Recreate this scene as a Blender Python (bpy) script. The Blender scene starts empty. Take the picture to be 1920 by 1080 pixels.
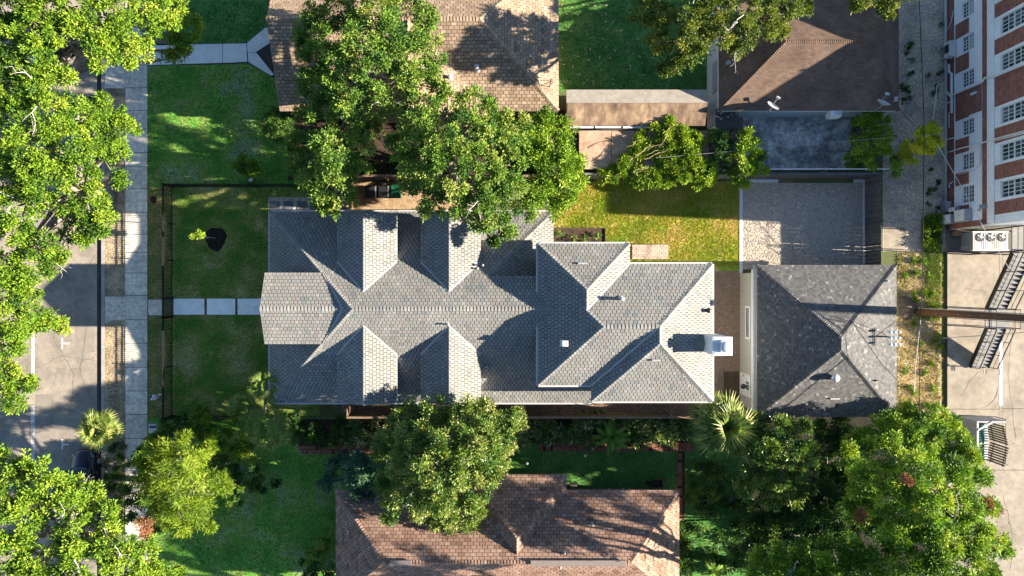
import bpy, math, random
import numpy as np
from mathutils import Vector, Matrix, noise as mnoise

# ------------------------------------------------------------------ camera, sky, sun, exposure
S = bpy.context.scene
COL = S.collection
H, F = 48.0, 1280.0                       # camera height in metres, focal length in photo pixels
cam = bpy.data.cameras.new('camera'); camo = bpy.data.objects.new('camera', cam); COL.objects.link(camo)
cam.sensor_width = 36.0; cam.lens = 36.0 * F / 1920.0; cam.clip_end = 900; cam.clip_start = 0.5
camo.location = (0, 0, H); S.camera = camo
ELEV = math.atan(0.365)
SUN_DIR = Vector((1.0, -0.048, 0.366)).normalized()
W = bpy.data.worlds.new('World'); S.world = W; W.use_nodes = True
nt = W.node_tree; bg = nt.nodes['Background']
sky = nt.nodes.new('ShaderNodeTexSky'); sky.sky_type = 'NISHITA'; sky.sun_disc = False
sky.sun_elevation = ELEV; sky.sun_rotation = math.radians(92.75); sky.air_density = 1.0; sky.dust_density = 0.2; sky.ozone_density = 3.0
nt.links.new(sky.outputs[0], bg.inputs[0]); bg.inputs[1].default_value = 0.05
sl = bpy.data.lights.new('sun', 'SUN'); sl.energy = 5.0; sl.angle = math.radians(0.5); sl.color = (1.0, 0.87, 0.70)
so = bpy.data.objects.new('sun', sl); COL.objects.link(so); so.location = (60, -3, 40)
so.rotation_euler = (-SUN_DIR).to_track_quat('-Z', 'Y').to_euler()
S.view_settings.view_transform = 'Standard'; S.view_settings.look = 'None'
S.view_settings.exposure = 2.18; S.view_settings.gamma = 1.0; S.view_settings.use_curve_mapping = False
S.render.engine = 'CYCLES'
S.cycles.max_bounces = 8; S.cycles.transparent_max_bounces = 8; S.cycles.use_denoising = True

R = random.Random(7)
RNG = np.random.default_rng(11)

def P(px, py, z=0.0):
    s = (H - z) / F
    return Vector(((px - 960) * s, (540 - py) * s, z))
def PX(px, z=0.0): return (px - 960) * (H - z) / F
def PY(py, z=0.0): return (540 - py) * (H - z) / F

# ------------------------------------------------------------------ materials
MATS = {}
def _nodes(name):
    m = bpy.data.materials.new(name); m.use_nodes = True
    n = m.node_tree.nodes; l = m.node_tree.links
    b = n['Principled BSDF']
    return m, n, l, b
def c4(c): return (c[0], c[1], c[2], 1.0)
def ramp(n, cols, interp='LINEAR', lo=0.3, hi=0.7):
    r = n.new('ShaderNodeValToRGB'); r.color_ramp.interpolation = interp
    e = r.color_ramp.elements
    k = len(cols)
    while len(e) < k: e.new(0.5)
    for i, c in enumerate(cols):
        e[i].position = lo + (hi - lo) * i / max(1, k - 1); e[i].color = c4(c)
    return r
def noise(n, l, scale, detail=4, rough=0.6, vec=None):
    t = n.new('ShaderNodeTexNoise'); t.inputs['Scale'].default_value = scale
    t.inputs['Detail'].default_value = detail; t.inputs['Roughness'].default_value = rough
    if vec is not None: l.new(vec, t.inputs['Vector'])
    return t
def mul(n, l, a, b, fac=1.0, mode='MULTIPLY'):
    x = n.new('ShaderNodeMix'); x.data_type = 'RGBA'; x.blend_type = mode; x.inputs[0].default_value = fac
    l.new(a, x.inputs[6]); l.new(b, x.inputs[7])
    return x.outputs[2]
def pm(name, cols, scale=2.0, rough=0.85, fine=25.0, famt=0.25, bump=0.0, bdist=0.02, objrand=0.0, lo=0.32, hi=0.68, spec=0.3, metal=0.0, stretch=None, mid=None):
    """noise between colours over world position, fine grain on top, optional bump and per-object tone"""
    if name in MATS: return MATS[name]
    m, n, l, b = _nodes(name); MATS[name] = m
    g = n.new('ShaderNodeNewGeometry'); vec = g.outputs['Position']
    if stretch:
        mp = n.new('ShaderNodeMapping'); mp.inputs['Scale'].default_value = stretch; l.new(vec, mp.inputs[0]); vec2 = mp.outputs[0]
    else: vec2 = vec
    if len(cols) == 1: cols = [tuple(x * 0.88 for x in cols[0]), tuple(x * 1.1 for x in cols[0])]
    t = noise(n, l, scale, 5, 0.62, vec2); r = ramp(n, cols, lo=lo, hi=hi); l.new(t.outputs[0], r.inputs[0])
    out = r.outputs[0]
    if famt:
        f = noise(n, l, fine, 3, 0.7, vec2); fr = ramp(n, [(1 - famt * 1.6,) * 3, (1 + famt,) * 3], lo=0.3, hi=0.7); l.new(f.outputs[0], fr.inputs[0])
        out = mul(n, l, out, fr.outputs[0])
    if mid:
        f = noise(n, l, mid[0], 3, 0.6, vec2); fr = ramp(n, [(1 - mid[1],) * 3, (1 + mid[1] * 0.6,) * 3], lo=0.35, hi=0.65); l.new(f.outputs[0], fr.inputs[0])
        out = mul(n, l, out, fr.outputs[0])
    if objrand:
        oi = n.new('ShaderNodeObjectInfo'); fr = ramp(n, [(1 - objrand,) * 3, (1 + objrand,) * 3], lo=0, hi=1); l.new(oi.outputs['Random'], fr.inputs[0])
        out = mul(n, l, out, fr.outputs[0])
    l.new(out, b.inputs['Base Color']); b.inputs['Roughness'].default_value = rough
    b.inputs['Specular IOR Level'].default_value = spec; b.inputs['Metallic'].default_value = metal
    if bump:
        f = noise(n, l, fine, 4, 0.7, vec2); bp = n.new('ShaderNodeBump'); bp.inputs['Strength'].default_value = bump; bp.inputs['Distance'].default_value = bdist
        l.new(f.outputs[0], bp.inputs['Height']); l.new(bp.outputs[0], b.inputs['Normal'])
    return m
def tint_mat(name, cols, rough=0.9, fine=60.0, famt=0.2, interp='LINEAR', big=None, bump=0.3):
    """colour picked by the per-piece 'tint' attribute (0..1)"""
    m, n, l, b = _nodes(name); MATS[name] = m
    a = n.new('ShaderNodeAttribute'); a.attribute_name = 'tint'
    r = ramp(n, cols, interp, 0.0, 1.0 if interp == 'LINEAR' else 1 - 1.0 / len(cols)); l.new(a.outputs['Fac'], r.inputs[0])
    g = n.new('ShaderNodeNewGeometry'); vec = g.outputs['Position']
    f = noise(n, l, fine, 3, 0.7, vec); fr = ramp(n, [(1 - famt * 1.5,) * 3, (1 + famt,) * 3]); l.new(f.outputs[0], fr.inputs[0])
    out = mul(n, l, r.outputs[0], fr.outputs[0])
    if big:
        f2 = noise(n, l, big[0], 4, 0.6, vec); fr = ramp(n, [(1 - big[1],) * 3, (1 + big[1] * 0.5,) * 3]); l.new(f2.outputs[0], fr.inputs[0])
        out = mul(n, l, out, fr.outputs[0])
    l.new(out, b.inputs['Base Color']); b.inputs['Roughness'].default_value = rough; b.inputs['Specular IOR Level'].default_value = 0.2
    if bump:
        bp = n.new('ShaderNodeBump'); bp.inputs['Strength'].default_value = bump; bp.inputs['Distance'].default_value = 0.01
        l.new(f.outputs[0], bp.inputs['Height']); l.new(bp.outputs[0], b.inputs['Normal'])
    return m
def leaf_mat(name, cols, trans=0.3, rough=0.5, spec=0.3):
    m, n, l, b = _nodes(name); MATS[name] = m
    a = n.new('ShaderNodeAttribute'); a.attribute_name = 'tint'
    r = ramp(n, cols, 'LINEAR', 0.0, 1.0); l.new(a.outputs['Fac'], r.inputs[0])
    l.new(r.outputs[0], b.inputs['Base Color']); b.inputs['Roughness'].default_value = rough; b.inputs['Specular IOR Level'].default_value = spec
    tr = n.new('ShaderNodeBsdfTranslucent')
    tc = n.new('ShaderNodeMix'); tc.data_type = 'RGBA'; tc.blend_type = 'MULTIPLY'; tc.inputs[0].default_value = 1.0
    l.new(r.outputs[0], tc.inputs[6]); tc.inputs[7].default_value = (1.25, 1.25, 0.6, 1); l.new(tc.outputs[2], tr.inputs[0])
    mx = n.new('ShaderNodeMixShader'); mx.inputs[0].default_value = trans
    l.new(b.outputs[0], mx.inputs[1]); l.new(tr.outputs[0], mx.inputs[2])
    l.new(mx.outputs[0], n['Material Output'].inputs[0])
    return m
def plain(name, c, rough=0.6, metal=0.0, spec=0.4):
    return pm(name, [c], scale=6, rough=rough, fine=40, famt=0.08, spec=spec, metal=metal)

# ------------------------------------------------------------------ object helpers
ORG = {}
def tag(o, label=None, cat=None, group=None, kind=None):
    if label: o['label'] = label
    if cat: o['category'] = cat
    if group: o['group'] = group
    if kind: o['kind'] = kind
    return o
def thing(name, label, cat, loc, group=None):
    o = bpy.data.objects.new(name, None); o.empty_display_size = 0.2; COL.objects.link(o); o.location = loc
    ORG[o] = Vector(loc); return tag(o, label, cat, group)
def origin_of(p):
    while p.parent: p = p.parent
    return ORG.get(p, Vector((0, 0, 0)))
def link(name, me, parent=None, mats=(), kind=None, base=None):
    o = bpy.data.objects.new(name, me); COL.objects.link(o)
    for m in mats: me.materials.append(m)
    if parent is not None:
        off = origin_of(parent); me.transform(Matrix.Translation(-off)); o.parent = parent
    elif base is not None:
        b = Vector(base); me.transform(Matrix.Translation(-b)); o.location = b; ORG[o] = b
    else: ORG[o] = Vector((0, 0, 0))
    if kind: o['kind'] = kind
    return o
class MB:
    def __init__(s): s.v = []; s.f = []; s.mi = []
    def add(s, vs, fs, mi=0):
        k = len(s.v); s.v += [tuple(v) for v in vs]; s.f += [tuple(i + k for i in f) for f in fs]; s.mi += [mi] * len(fs); return s
    def box(s, a, b, mi=0):
        x0, y0, z0 = [min(p, q) for p, q in zip(a, b)]; x1, y1, z1 = [max(p, q) for p, q in zip(a, b)]
        return s.add([(x0, y0, z0), (x1, y0, z0), (x1, y1, z0), (x0, y1, z0), (x0, y0, z1), (x1, y0, z1), (x1, y1, z1), (x0, y1, z1)],
                     [(3, 2, 1, 0), (4, 5, 6, 7), (0, 1, 5, 4), (1, 2, 6, 5), (2, 3, 7, 6), (3, 0, 4, 7)], mi)
    def obox(s, c, ax, ay, az, mi=0):
        """box from centre and three half-axis vectors"""
        c, ax, ay, az = Vector(c), Vector(ax), Vector(ay), Vector(az)
        vs = [c + ax * i + ay * j + az * k for k in (-1, 1) for j in (-1, 1) for i in (-1, 1)]
        return s.add(vs, [(0, 2, 3, 1), (4, 5, 7, 6), (0, 1, 5, 4), (1, 3, 7, 5), (3, 2, 6, 7), (2, 0, 4, 6)], mi)
    def bar(s, a, b, w, h=None, mi=0, up=(0, 0, 1)):
        a, b = Vector(a), Vector(b); d = b - a; L = d.length
        if L < 1e-6: return s
        d /= L; u = Vector(up)
        if abs(d.dot(u)) > 0.98: u = Vector((1, 0, 0))
        x = d.cross(u).normalized(); y = x.cross(d).normalized()
        return s.obox((a + b) / 2, d * L / 2, x * w / 2, y * (h or w) / 2, mi)
    def prism(s, poly, z0, z1, mi=0):
        """horizontal polygon (x,y) extruded"""
        n = len(poly)
        ar = sum(poly[i][0] * poly[(i + 1) % n][1] - poly[(i + 1) % n][0] * poly[i][1] for i in range(n))
        if ar < 0: poly = poly[::-1]
        vs = [(p[0], p[1], z0) for p in poly] + [(p[0], p[1], z1) for p in poly]
        fs = [tuple(range(n - 1, -1, -1)), tuple(range(n, 2 * n))] + [(i, (i + 1) % n, (i + 1) % n + n, i + n) for i in range(n)]
        return s.add(vs, fs, mi)
    def sheet(s, poly, z, mi=0):
        n = len(poly)
        ar = sum(poly[i][0] * poly[(i + 1) % n][1] - poly[(i + 1) % n][0] * poly[i][1] for i in range(n))
        if ar < 0: poly = poly[::-1]
        return s.add([(p[0], p[1], z) for p in poly], [tuple(range(n))], mi)
    def tube(s, pts, radii, seg=6, mi=0, cap=True):
        pts = [Vector(p) for p in pts]; n = len(pts)
        if not hasattr(radii, '__len__'): radii = [radii] * n
        k = len(s.v); u = None
        for i, p in enumerate(pts):
            d = (pts[min(i + 1, n - 1)] - pts[max(i - 1, 0)])
            d = d.normalized() if d.length > 1e-9 else Vector((0, 0, 1))
            if u is None:
                u = d.orthogonal().normalized()
            else:
                u = (u - d * u.dot(d)); u = u.normalized() if u.length > 1e-6 else d.orthogonal().normalized()
            w = d.cross(u)
            for j in range(seg):
                a = 2 * math.pi * j / seg
                s.v.append(tuple(p + (u * math.cos(a) + w * math.sin(a)) * radii[i]))
        for i in range(n - 1):
            for j in range(seg):
                a = k + i * seg + j; b = k + i * seg + (j + 1) % seg
                s.f.append((a, b, b + seg, a + seg)); s.mi.append(mi)
        if cap:
            s.f.append(tuple(k + j for j in range(seg - 1, -1, -1))); s.mi.append(mi)
            s.f.append(tuple(k + (n - 1) * seg + j for j in range(seg))); s.mi.append(mi)
        return s
    def lathe(s, c, prof, seg=16, axis=(0, 0, 1), mi=0):
        """prof: (radius, height) pairs along axis"""
        ax = Vector(axis).normalized(); u = ax.orthogonal().normalized(); w = ax.cross(u); c = Vector(c); k = len(s.v)
        for r, h in prof:
            for j in range(seg):
                a = 2 * math.pi * j / seg; s.v.append(tuple(c + ax * h + (u * math.cos(a) + w * math.sin(a)) * r))
        for i in range(len(prof) - 1):
            for j in range(seg):
                a = k + i * seg + j; b = k + i * seg + (j + 1) % seg
                s.f.append((a, b, b + seg, a + seg)); s.mi.append(mi)
        s.f.append(tuple(k + j for j in range(seg - 1, -1, -1))); s.mi.append(mi)
        s.f.append(tuple(k + (len(prof) - 1) * seg + j for j in range(seg))); s.mi.append(mi)
        return s
    def build(s, name, mats, parent=None, kind=None, base=None, smooth=False):
        me = bpy.data.meshes.new(name); me.from_pydata(s.v, [], s.f)
        if not isinstance(mats, (list, tuple)): mats = [mats]
        if len(mats) > 1: me.polygons.foreach_set('material_index', s.mi)
        if smooth: me.polygons.foreach_set('use_smooth', [True] * len(me.polygons))
        me.update()
        return link(name, me, parent, mats, kind, base)
def copy_tree(o, delta, parent=None, label=None):
    c = o.copy(); COL.objects.link(c)
    if parent is None:
        c.location = o.location + Vector(delta); ORG[c] = c.location.copy()
        if label: c['label'] = label
    else: c.parent = parent
    for ch in list(o.children): copy_tree(ch, delta, c)
    return c
def rect(px0, py0, px1, py1, z=0.0):
    a, b = P(px0, py0, z), P(px1, py1, z); return [(a.x, a.y), (b.x, a.y), (b.x, b.y), (a.x, b.y)]
def poly(pts, z=0.0): return [tuple(P(x, y, z)[:2]) for x, y in pts]
def structure(name, polyxy, z, m, parent=None):
    o = MB().sheet(polyxy, z).build(name, m, parent); 
    if parent is None: o['kind'] = 'structure'
    return o
def fast_mesh(name, verts, nper, tint=None):
    """mesh of equal n-gons from an (N*nper,3) array"""
    verts = np.asarray(verts, dtype=np.float32); nv = len(verts); nf = nv // nper
    me = bpy.data.meshes.new(name); me.vertices.add(nv); me.vertices.foreach_set('co', verts.ravel())
    me.loops.add(nv); me.loops.foreach_set('vertex_index', np.arange(nv, dtype=np.int32))
    me.polygons.add(nf); me.polygons.foreach_set('loop_start', np.arange(0, nv, nper, dtype=np.int32))
    me.update(calc_edges=True)
    if tint is not None:
        a = me.attributes.new('tint', 'FLOAT', 'FACE'); a.data.foreach_set('value', np.asarray(tint, dtype=np.float32))
    return me

# ------------------------------------------------------------------ roofs
DIRN = {'N': (0, 1), 'S': (0, -1), 'E': (1, 0), 'W': (-1, 0)}
def clip_poly(sub, clip):
    """Sutherland-Hodgman, clip is convex and counter-clockwise"""
    out = sub
    for i in range(len(clip)):
        ax, ay = clip[i]; bx, by = clip[(i + 1) % len(clip)]
        inp, out = out, []
        if not inp: break
        def side(p): return (bx - ax) * (p[1] - ay) - (by - ay) * (p[0] - ax)
        for j in range(len(inp)):
            p, q = inp[j - 1], inp[j]; sp, sq = side(p), side(q)
            if sq >= -1e-9:
                if sp < -1e-9:
                    t = sp / (sp - sq); out.append((p[0] + (q[0] - p[0]) * t, p[1] + (q[1] - p[1]) * t))
                out.append(q)
            elif sp >= -1e-9:
                t = sp / (sp - sq); out.append((p[0] + (q[0] - p[0]) * t, p[1] + (q[1] - p[1]) * t))
    return out
class Roof:
    def __init__(s, house, mat, under, fascia, w=0.255, e=0.23, t=0.03, gap=0.022, indiv=300, deck=0.16, name='roof', seed=1, capname='ridge_cap', tmean=0.5, tsd=0.25):
        s.house, s.mat, s.w, s.e, s.t, s.gap, s.indiv = house, mat, w, e, t, gap, indiv
        s.under, s.fascia, s.deck, s.name = under, fascia, deck, name
        s.r = random.Random(seed); s.faces = []; s.caps = []; s.vals = []; s.tm, s.ts = tmean, tsd
    def face(s, *pts): s.faces.append([Vector(p) for p in pts])
    def ridge(s, a, b, n1, n2, p1, p2=None): s.caps.append((Vector(a), Vector(b), n1, n2, p1, p2 or p1))
    def valley(s, a, b): s.vals.append((Vector(a), Vector(b)))
    def tint(s): return min(0.999, max(0.0, s.r.gauss(s.tm, s.ts)))
    def finish(s):
        r = s.r
        d = MB()
        for f in s.faces:
            n = len(f); nn = (f[1] - f[0]).cross(f[2] - f[0])
            if nn.z < 0: f.reverse()
            dn = Vector((0, 0, -s.deck))
            d.add(f + [p + dn for p in f], [tuple(range(n))], 0)
            k = len(d.v) - 2 * n
            d.f.append(tuple(k + n + i for i in range(n - 1, -1, -1))); d.mi.append(1)
            for i in range(n):
                j = (i + 1) % n; d.f.append((k + j, k + i, k + n + i, k + n + j)); d.mi.append(1)
        s.obj = d.build(s.name, [s.under, s.fascia], s.house)
        full = []; V = []; Fc = []; T = []
        for f in s.faces:
            n = (f[1] - f[0]).cross(f[2] - f[0]).normalized()
            dn = (Vector((0, 0, -1)) + n * n.z); 
            if dn.length < 1e-4: dn = Vector((0, -1, 0))
            up = -dn.normalized(); u = up.cross(n).normalized()
            o = f[0]
            c2 = [((p - o).dot(u), (p - o).dot(up)) for p in f]
            ar = sum(c2[i][0] * c2[(i + 1) % len(c2)][1] - c2[(i + 1) % len(c2)][0] * c2[i][1] for i in range(len(c2)))
            if ar < 0: c2.reverse()
            b0 = min(p[1] for p in c2); b1 = max(p[1] for p in c2); a0 = min(p[0] for p in c2); a1 = max(p[0] for p in c2)
            row = 0; b = b0
            gv = s.gap * 0.85
            while b < b1:
                a = a0 - s.w * ((row % 2) * 0.5 + r.uniform(-0.05, 0.05)) - 0.02; j0 = 0.0
                while a < a1:
                    j1 = r.uniform(-0.07, 0.07) * s.w; g = s.gap
                    x0, x1 = a + j0 + g / 2, a + s.w + j1 - g / 2
                    q = [(x0, b), (x1, b), (x1, b + s.e - gv), (x0, b + s.e - gv)]
                    inside = all(_inside(c2, p) for p in q)
                    if inside: full.append((o, u, up, n, x0, b, x1 - x0))
                    else:
                        c = clip_poly(q, c2)
                        if len(c) >= 3: s._piece(V, Fc, T, c, o, u, up, n, b)
                    a += s.w; j0 = j1
                b += s.e; row += 1
        # the individually built ones: spread over the faces, highest (largest in view) first
        idx = list(range(len(full))); r.shuffle(idx)
        idx.sort(key=lambda i: -(full[i][0] + full[i][2] * (full[i][5])).z)
        chosen = set(idx[:s.indiv])
        protos = []
        if s.indiv:
            for k in range(10):
                me = bpy.data.meshes.new('shingle'); L = s.e - s.gap * 0.85; Wd = s.w - s.gap
                vs = [(0, 0, s.t), (Wd, 0, s.t), (Wd, L, s.t * 0.3), (0, L, s.t * 0.3), (0, 0, 0.001), (Wd, 0, 0.001), (Wd, L, 0.001), (0, L, 0.001)]
                me.from_pydata(vs, [], [(0, 1, 2, 3), (1, 0, 4, 5), (2, 1, 5, 6), (3, 2, 6, 7), (0, 3, 7, 4)])
                at = me.attributes.new('tint', 'FLOAT', 'FACE'); tv = s.tint()
                at.data.foreach_set('value', [tv] * 5); me.materials.append(s.mat); protos.append(me)
        org = origin_of(s.obj)
        for i, (o, u, up, n, a, b, wd) in enumerate(full):
            if i in chosen:
                x = bpy.data.objects.new('shingle', r.choice(protos)); COL.objects.link(x); x.parent = s.obj
                p = o + u * a + up * b - org; k = wd / (s.w - s.gap)
                x.matrix_basis = Matrix(((u.x * k, up.x, n.x, p.x), (u.y * k, up.y, n.y, p.y), (u.z * k, up.z, n.z, p.z), (0, 0, 0, 1)))
            else:
                L = s.e - s.gap * 0.85
                s._piece(V, Fc, T, [(a, b), (a + wd, b), (a + wd, b + L), (a, b + L)], o, u, up, n, b)
        if V:
            me = bpy.data.meshes.new('shingles'); me.from_pydata(V, [], Fc)
            at = me.attributes.new('tint', 'FLOAT', 'FACE'); at.data.foreach_set('value', T)
            link('shingles', me, s.obj, [s.mat], 'stuff')
        # hip and ridge caps
        V = []; Fc = []; T = []; cnt = 0
        for a, b, n1, n2, p1, p2 in s.caps:
            d = b - a; L = d.length; d.normalize()
            ws = []
            for nn, pp in ((n1, p1), (n2, p2)):
                q = DIRN[nn]; nv = Vector((q[0] * pp, q[1] * pp, 1)).normalized()
                w = nv.cross(d).normalized()
                if w.dot(Vector((q[0], q[1], 0))) < 0: w = -w
                ws.append((w, nv))
            step = s.e * 0.9; k = max(1, int(L / step)); step = L / k; hw = 0.16
            for i in range(k):
                p = a + d * (i * step); q = a + d * ((i + 1) * step - 0.035)
                z0, z1 = Vector((0, 0, 0.075)), Vector((0, 0, 0.045))
                (w1, m1), (w2, m2) = ws
                vs = [p + z0, q + z1, q + z1 * 0.6 + w1 * hw, p + z0 * 0.75 + w1 * hw, p + z0 * 0.75 + w2 * hw, q + z1 * 0.6 + w2 * hw,
                      p + w1 * hw * 0.98, p + w2 * hw * 0.98, q + w1 * hw, q + w2 * hw]
                fs = [(0, 3, 2, 1), (0, 1, 5, 4), (0, 4, 7, 6, 3), (3, 6, 8, 2), (4, 5, 9, 7)]
                tv = s.tint()
                if cnt < 300 and s.indiv:
                    me = bpy.data.meshes.new('ridge_cap'); me.from_pydata([v - org for v in vs], [], fs)
                    at = me.attributes.new('tint', 'FLOAT', 'FACE'); at.data.foreach_set('value', [tv] * 5); me.materials.append(s.mat)
                    x = bpy.data.objects.new('ridge_cap', me); COL.objects.link(x); x.parent = s.obj
                else:
                    kk = len(V); V += [tuple(v) for v in vs]; Fc += [tuple(j + kk for j in f) for f in fs]; T += [tv] * 5
                cnt += 1
        if V:
            me = bpy.data.meshes.new('ridge_caps'); me.from_pydata(V, [], Fc)
            at = me.attributes.new('tint', 'FLOAT', 'FACE'); at.data.foreach_set('value', T)
            link('ridge_caps', me, s.obj, [s.mat], 'stuff')
        for a, b in s.vals:
            d = (b - a).normalized(); x = d.cross(Vector((0, 0, 1))).normalized() * 0.055
            z = Vector((0, 0, 0.062))
            MB().add([a + x + z * 1.1, a - x + z * 1.1, b - x + z * 1.1, b + x + z * 1.1, a + z * .9, b + z * .9], [(0, 4, 5, 3), (4, 1, 2, 5)]).build('valley_flashing', VALLEY, s.obj)
        return s.obj
    def _piece(s, V, Fc, T, c, o, u, up, n, b):
        k = len(V); m = len(c)
        for (x, y) in c:
            h = s.t * (1 - 0.7 * (y - b) / s.e); V.append(tuple(o + u * x + up * y + n * h))
        for (x, y) in c: V.append(tuple(o + u * x + up * y + n * 0.001))
        tv = s.tint()
        Fc.append(tuple(range(k, k + m))); T.append(tv)
        for i in range(m):
            j = (i + 1) % m; Fc.append((k + j, k + i, k + m + i, k + m + j)); T.append(tv)
def _inside(c, p):
    for i in range(len(c)):
        ax, ay = c[i]; bx, by = c[(i + 1) % len(c)]
        if (bx - ax) * (p[1] - ay) - (by - ay) * (p[0] - ax) < -1e-6: return False
    return True

# ------------------------------------------------------------------ foliage
def unit(a): return a / np.maximum(np.linalg.norm(a, axis=-1, keepdims=True), 1e-9)
def crown_mesh(name, lobes, seed, dens=8.5, sprays=10, per=20, L=0.175, Wd=0.085, spread=0.24, bough=0.42, flat=0.8, tbias=0.0, low=-0.3, upk=0.6):
    """leaves in sprays, sprays in boughs, boughs on ellipsoidal lobes (px, py, radius_px, z); gaps stay open between boughs"""
    g = np.random.default_rng(seed); allv = []; allt = []
    for (px, py, rp, z) in lobes:
        c = np.array(P(px, py, z)); Rr = rp * (H - z) / F
        nb = max(4, int(dens * Rr * Rr + 0.5))
        d = unit(g.normal(size=(nb * 4, 3))); d = d[d[:, 2] > low][:nb]; nb = len(d)
        br = np.minimum(bough, Rr * 0.6) * g.uniform(0.6, 1.25, nb)
        rad = np.maximum(Rr - br * 0.7, Rr * 0.3) * (0.55 + 0.5 * g.random(nb) ** 0.5)
        bc = c + d * rad[:, None] * np.array([1, 1, flat])
        bt = np.clip(0.48 + tbias + g.normal(size=nb) * 0.22, 0, 1)
        # sprays
        so = unit(g.normal(size=(nb, sprays, 3)) + d[:, None, :] * 0.35) * (g.random((nb, sprays, 1)) ** 0.5)
        cc = (bc[:, None, :] + so * br[:, None, None] * np.array([1, 1, 0.7])).reshape(-1, 3)
        cc[:, 2] = np.maximum(cc[:, 2], 0.12)
        out = unit(so + d[:, None, :] * 0.4 + 1e-6).reshape(-1, 1, 3); n = len(cc)
        ct = np.clip(np.repeat(bt, sprays) + g.normal(size=n) * 0.08, 0, 1)
        sz = np.minimum(spread, Rr * 0.5) * g.uniform(0.65, 1.3, n)
        off = unit(g.normal(size=(n, per, 3)))
        pos = cc[:, None, :] + off * (g.random((n, per, 1)) ** 0.6) * sz[:, None, None] * np.array([1, 1, 0.65])
        ax = unit(off * 0.9 + out * 0.6 + g.normal(size=off.shape) * 0.4)
        nn = unit(np.array([0, 0, upk]) + out * 0.5 + g.normal(size=off.shape) * 0.5)
        side = unit(np.cross(ax, nn)); ll = L * g.uniform(0.6, 1.25, (n, per, 1)); ww = Wd * g.uniform(0.7, 1.2, (n, per, 1))
        m = pos + ax * ll * 0.45
        q = np.stack([pos, m + side * ww * 0.5, pos + ax * ll, m - side * ww * 0.5], axis=2).reshape(-1, 3)
        t = np.clip(ct[:, None] + g.normal(size=(n, per)) * 0.13, 0, 1).ravel()
        allv.append(q); allt.append(t)
    return fast_mesh(name, np.concatenate(allv), 4, np.concatenate(allt))
def limb_pts(a, b, r, wig=0.25, n=4):
    a, b = Vector(a), Vector(b); out = []
    for i in range(n + 1):
        t = i / n; p = a.lerp(b, t)
        if 0 < i < n: p += Vector((r.uniform(-1, 1), r.uniform(-1, 1), r.uniform(-.5, .9))) * wig * (b - a).length * 0.25
        out.append(p)
    return out
def tree(name, label, cat, base, lobes, mat, bark, seed, group=None, trunk_r=0.3, fork=0.45, twigs=2, crown='crown', bare=0, **kw):
    r = random.Random(seed)
    b = P(*base, 0.0); t = thing(name, label, cat, b, group)
    zmax = max(l[3] for l in lobes)
    cs = [P(l[0], l[1], l[3]) for l in lobes]; ctr = sum(cs, Vector((0, 0, 0))) / len(cs)
    fk = Vector((b.x * 0.65 + ctr.x * 0.35, b.y * 0.65 + ctr.y * 0.35, zmax * fork))
    m = MB()
    m.tube([b + Vector((0, 0, -0.1)), b + Vector((0, 0, 0.35)), b.lerp(fk, 0.5) + Vector((r.uniform(-.1, .1), r.uniform(-.1, .1), 0)), fk], [trunk_r * 1.5, trunk_r * 1.05, trunk_r * 0.9, trunk_r * 0.75], 8)
    for l, c in zip(lobes, cs):
        rr = l[2] * (H - l[3]) / F
        top = c + Vector((0, 0, rr * 0.15))
        pts = limb_pts(fk, top, r)
        m.tube(pts, [trunk_r * .6, trunk_r * .45, trunk_r * .33, trunk_r * .22, trunk_r * .1], 5)
        for k in range(twigs):
            a = pts[2].lerp(pts[4], r.uniform(0, 0.9)); d = Vector((r.uniform(-1, 1), r.uniform(-1, 1), r.uniform(-.1, .8))).normalized()
            m.tube(limb_pts(a, a + d * rr * r.uniform(.6, 1.0), r, .5, 3), [trunk_r * .18, trunk_r * .12, trunk_r * .08, trunk_r * .03], 4)
    m.build('trunk', bark, t, smooth=True)
    link(crown, crown_mesh(crown, lobes, seed, **kw), t, [mat])
    for k in range(bare):
        i = r.randrange(len(cs)); c = cs[i]; rr = lobes[i][2] * (H - lobes[i][3]) / F
        a = c + Vector((r.uniform(-.5, .5) * rr, r.uniform(-.5, .5) * rr, rr * .6)); m = MB(); q0 = a
        d0 = Vector((r.uniform(-1, 1), r.uniform(-1, 1), r.uniform(-.1, .25))).normalized(); main = limb_pts(a, a + d0 * r.uniform(1.0, 1.9), r, .5, 5)
        m.tube(main, [.035, .028, .022, .018, .012, .005], 5)
        for q in (1, 2, 3, 4):
            d = (d0 + Vector((r.uniform(-1, 1), r.uniform(-1, 1), r.uniform(-.2, .4)))).normalized(); m.tube(limb_pts(main[q], main[q] + d * r.uniform(.3, .8), r, .5, 3), [.014, .010, .008, .003], 4)
        m.build('bare_branch', TWIG, t)
    return t
def in_poly(x, y, pg):
    ins = np.zeros(len(x), bool); n = len(pg)
    for i in range(n):
        x0, y0 = pg[i]; x1, y1 = pg[(i + 1) % n]
        c = ((y0 > y) != (y1 > y)) & (x < (x1 - x0) * (y - y0) / ((y1 - y0) if y1 != y0 else 1e-9) + x0)
        ins ^= c
    return ins
def scatter(pg, dens, g):
    xs = [p[0] for p in pg]; ys = [p[1] for p in pg]
    n = int(dens * (max(xs) - min(xs)) * (max(ys) - min(ys)))
    x = g.uniform(min(xs), max(xs), n); y = g.uniform(min(ys), max(ys), n); k = in_poly(x, y, pg)
    return x[k], y[k]
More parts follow.
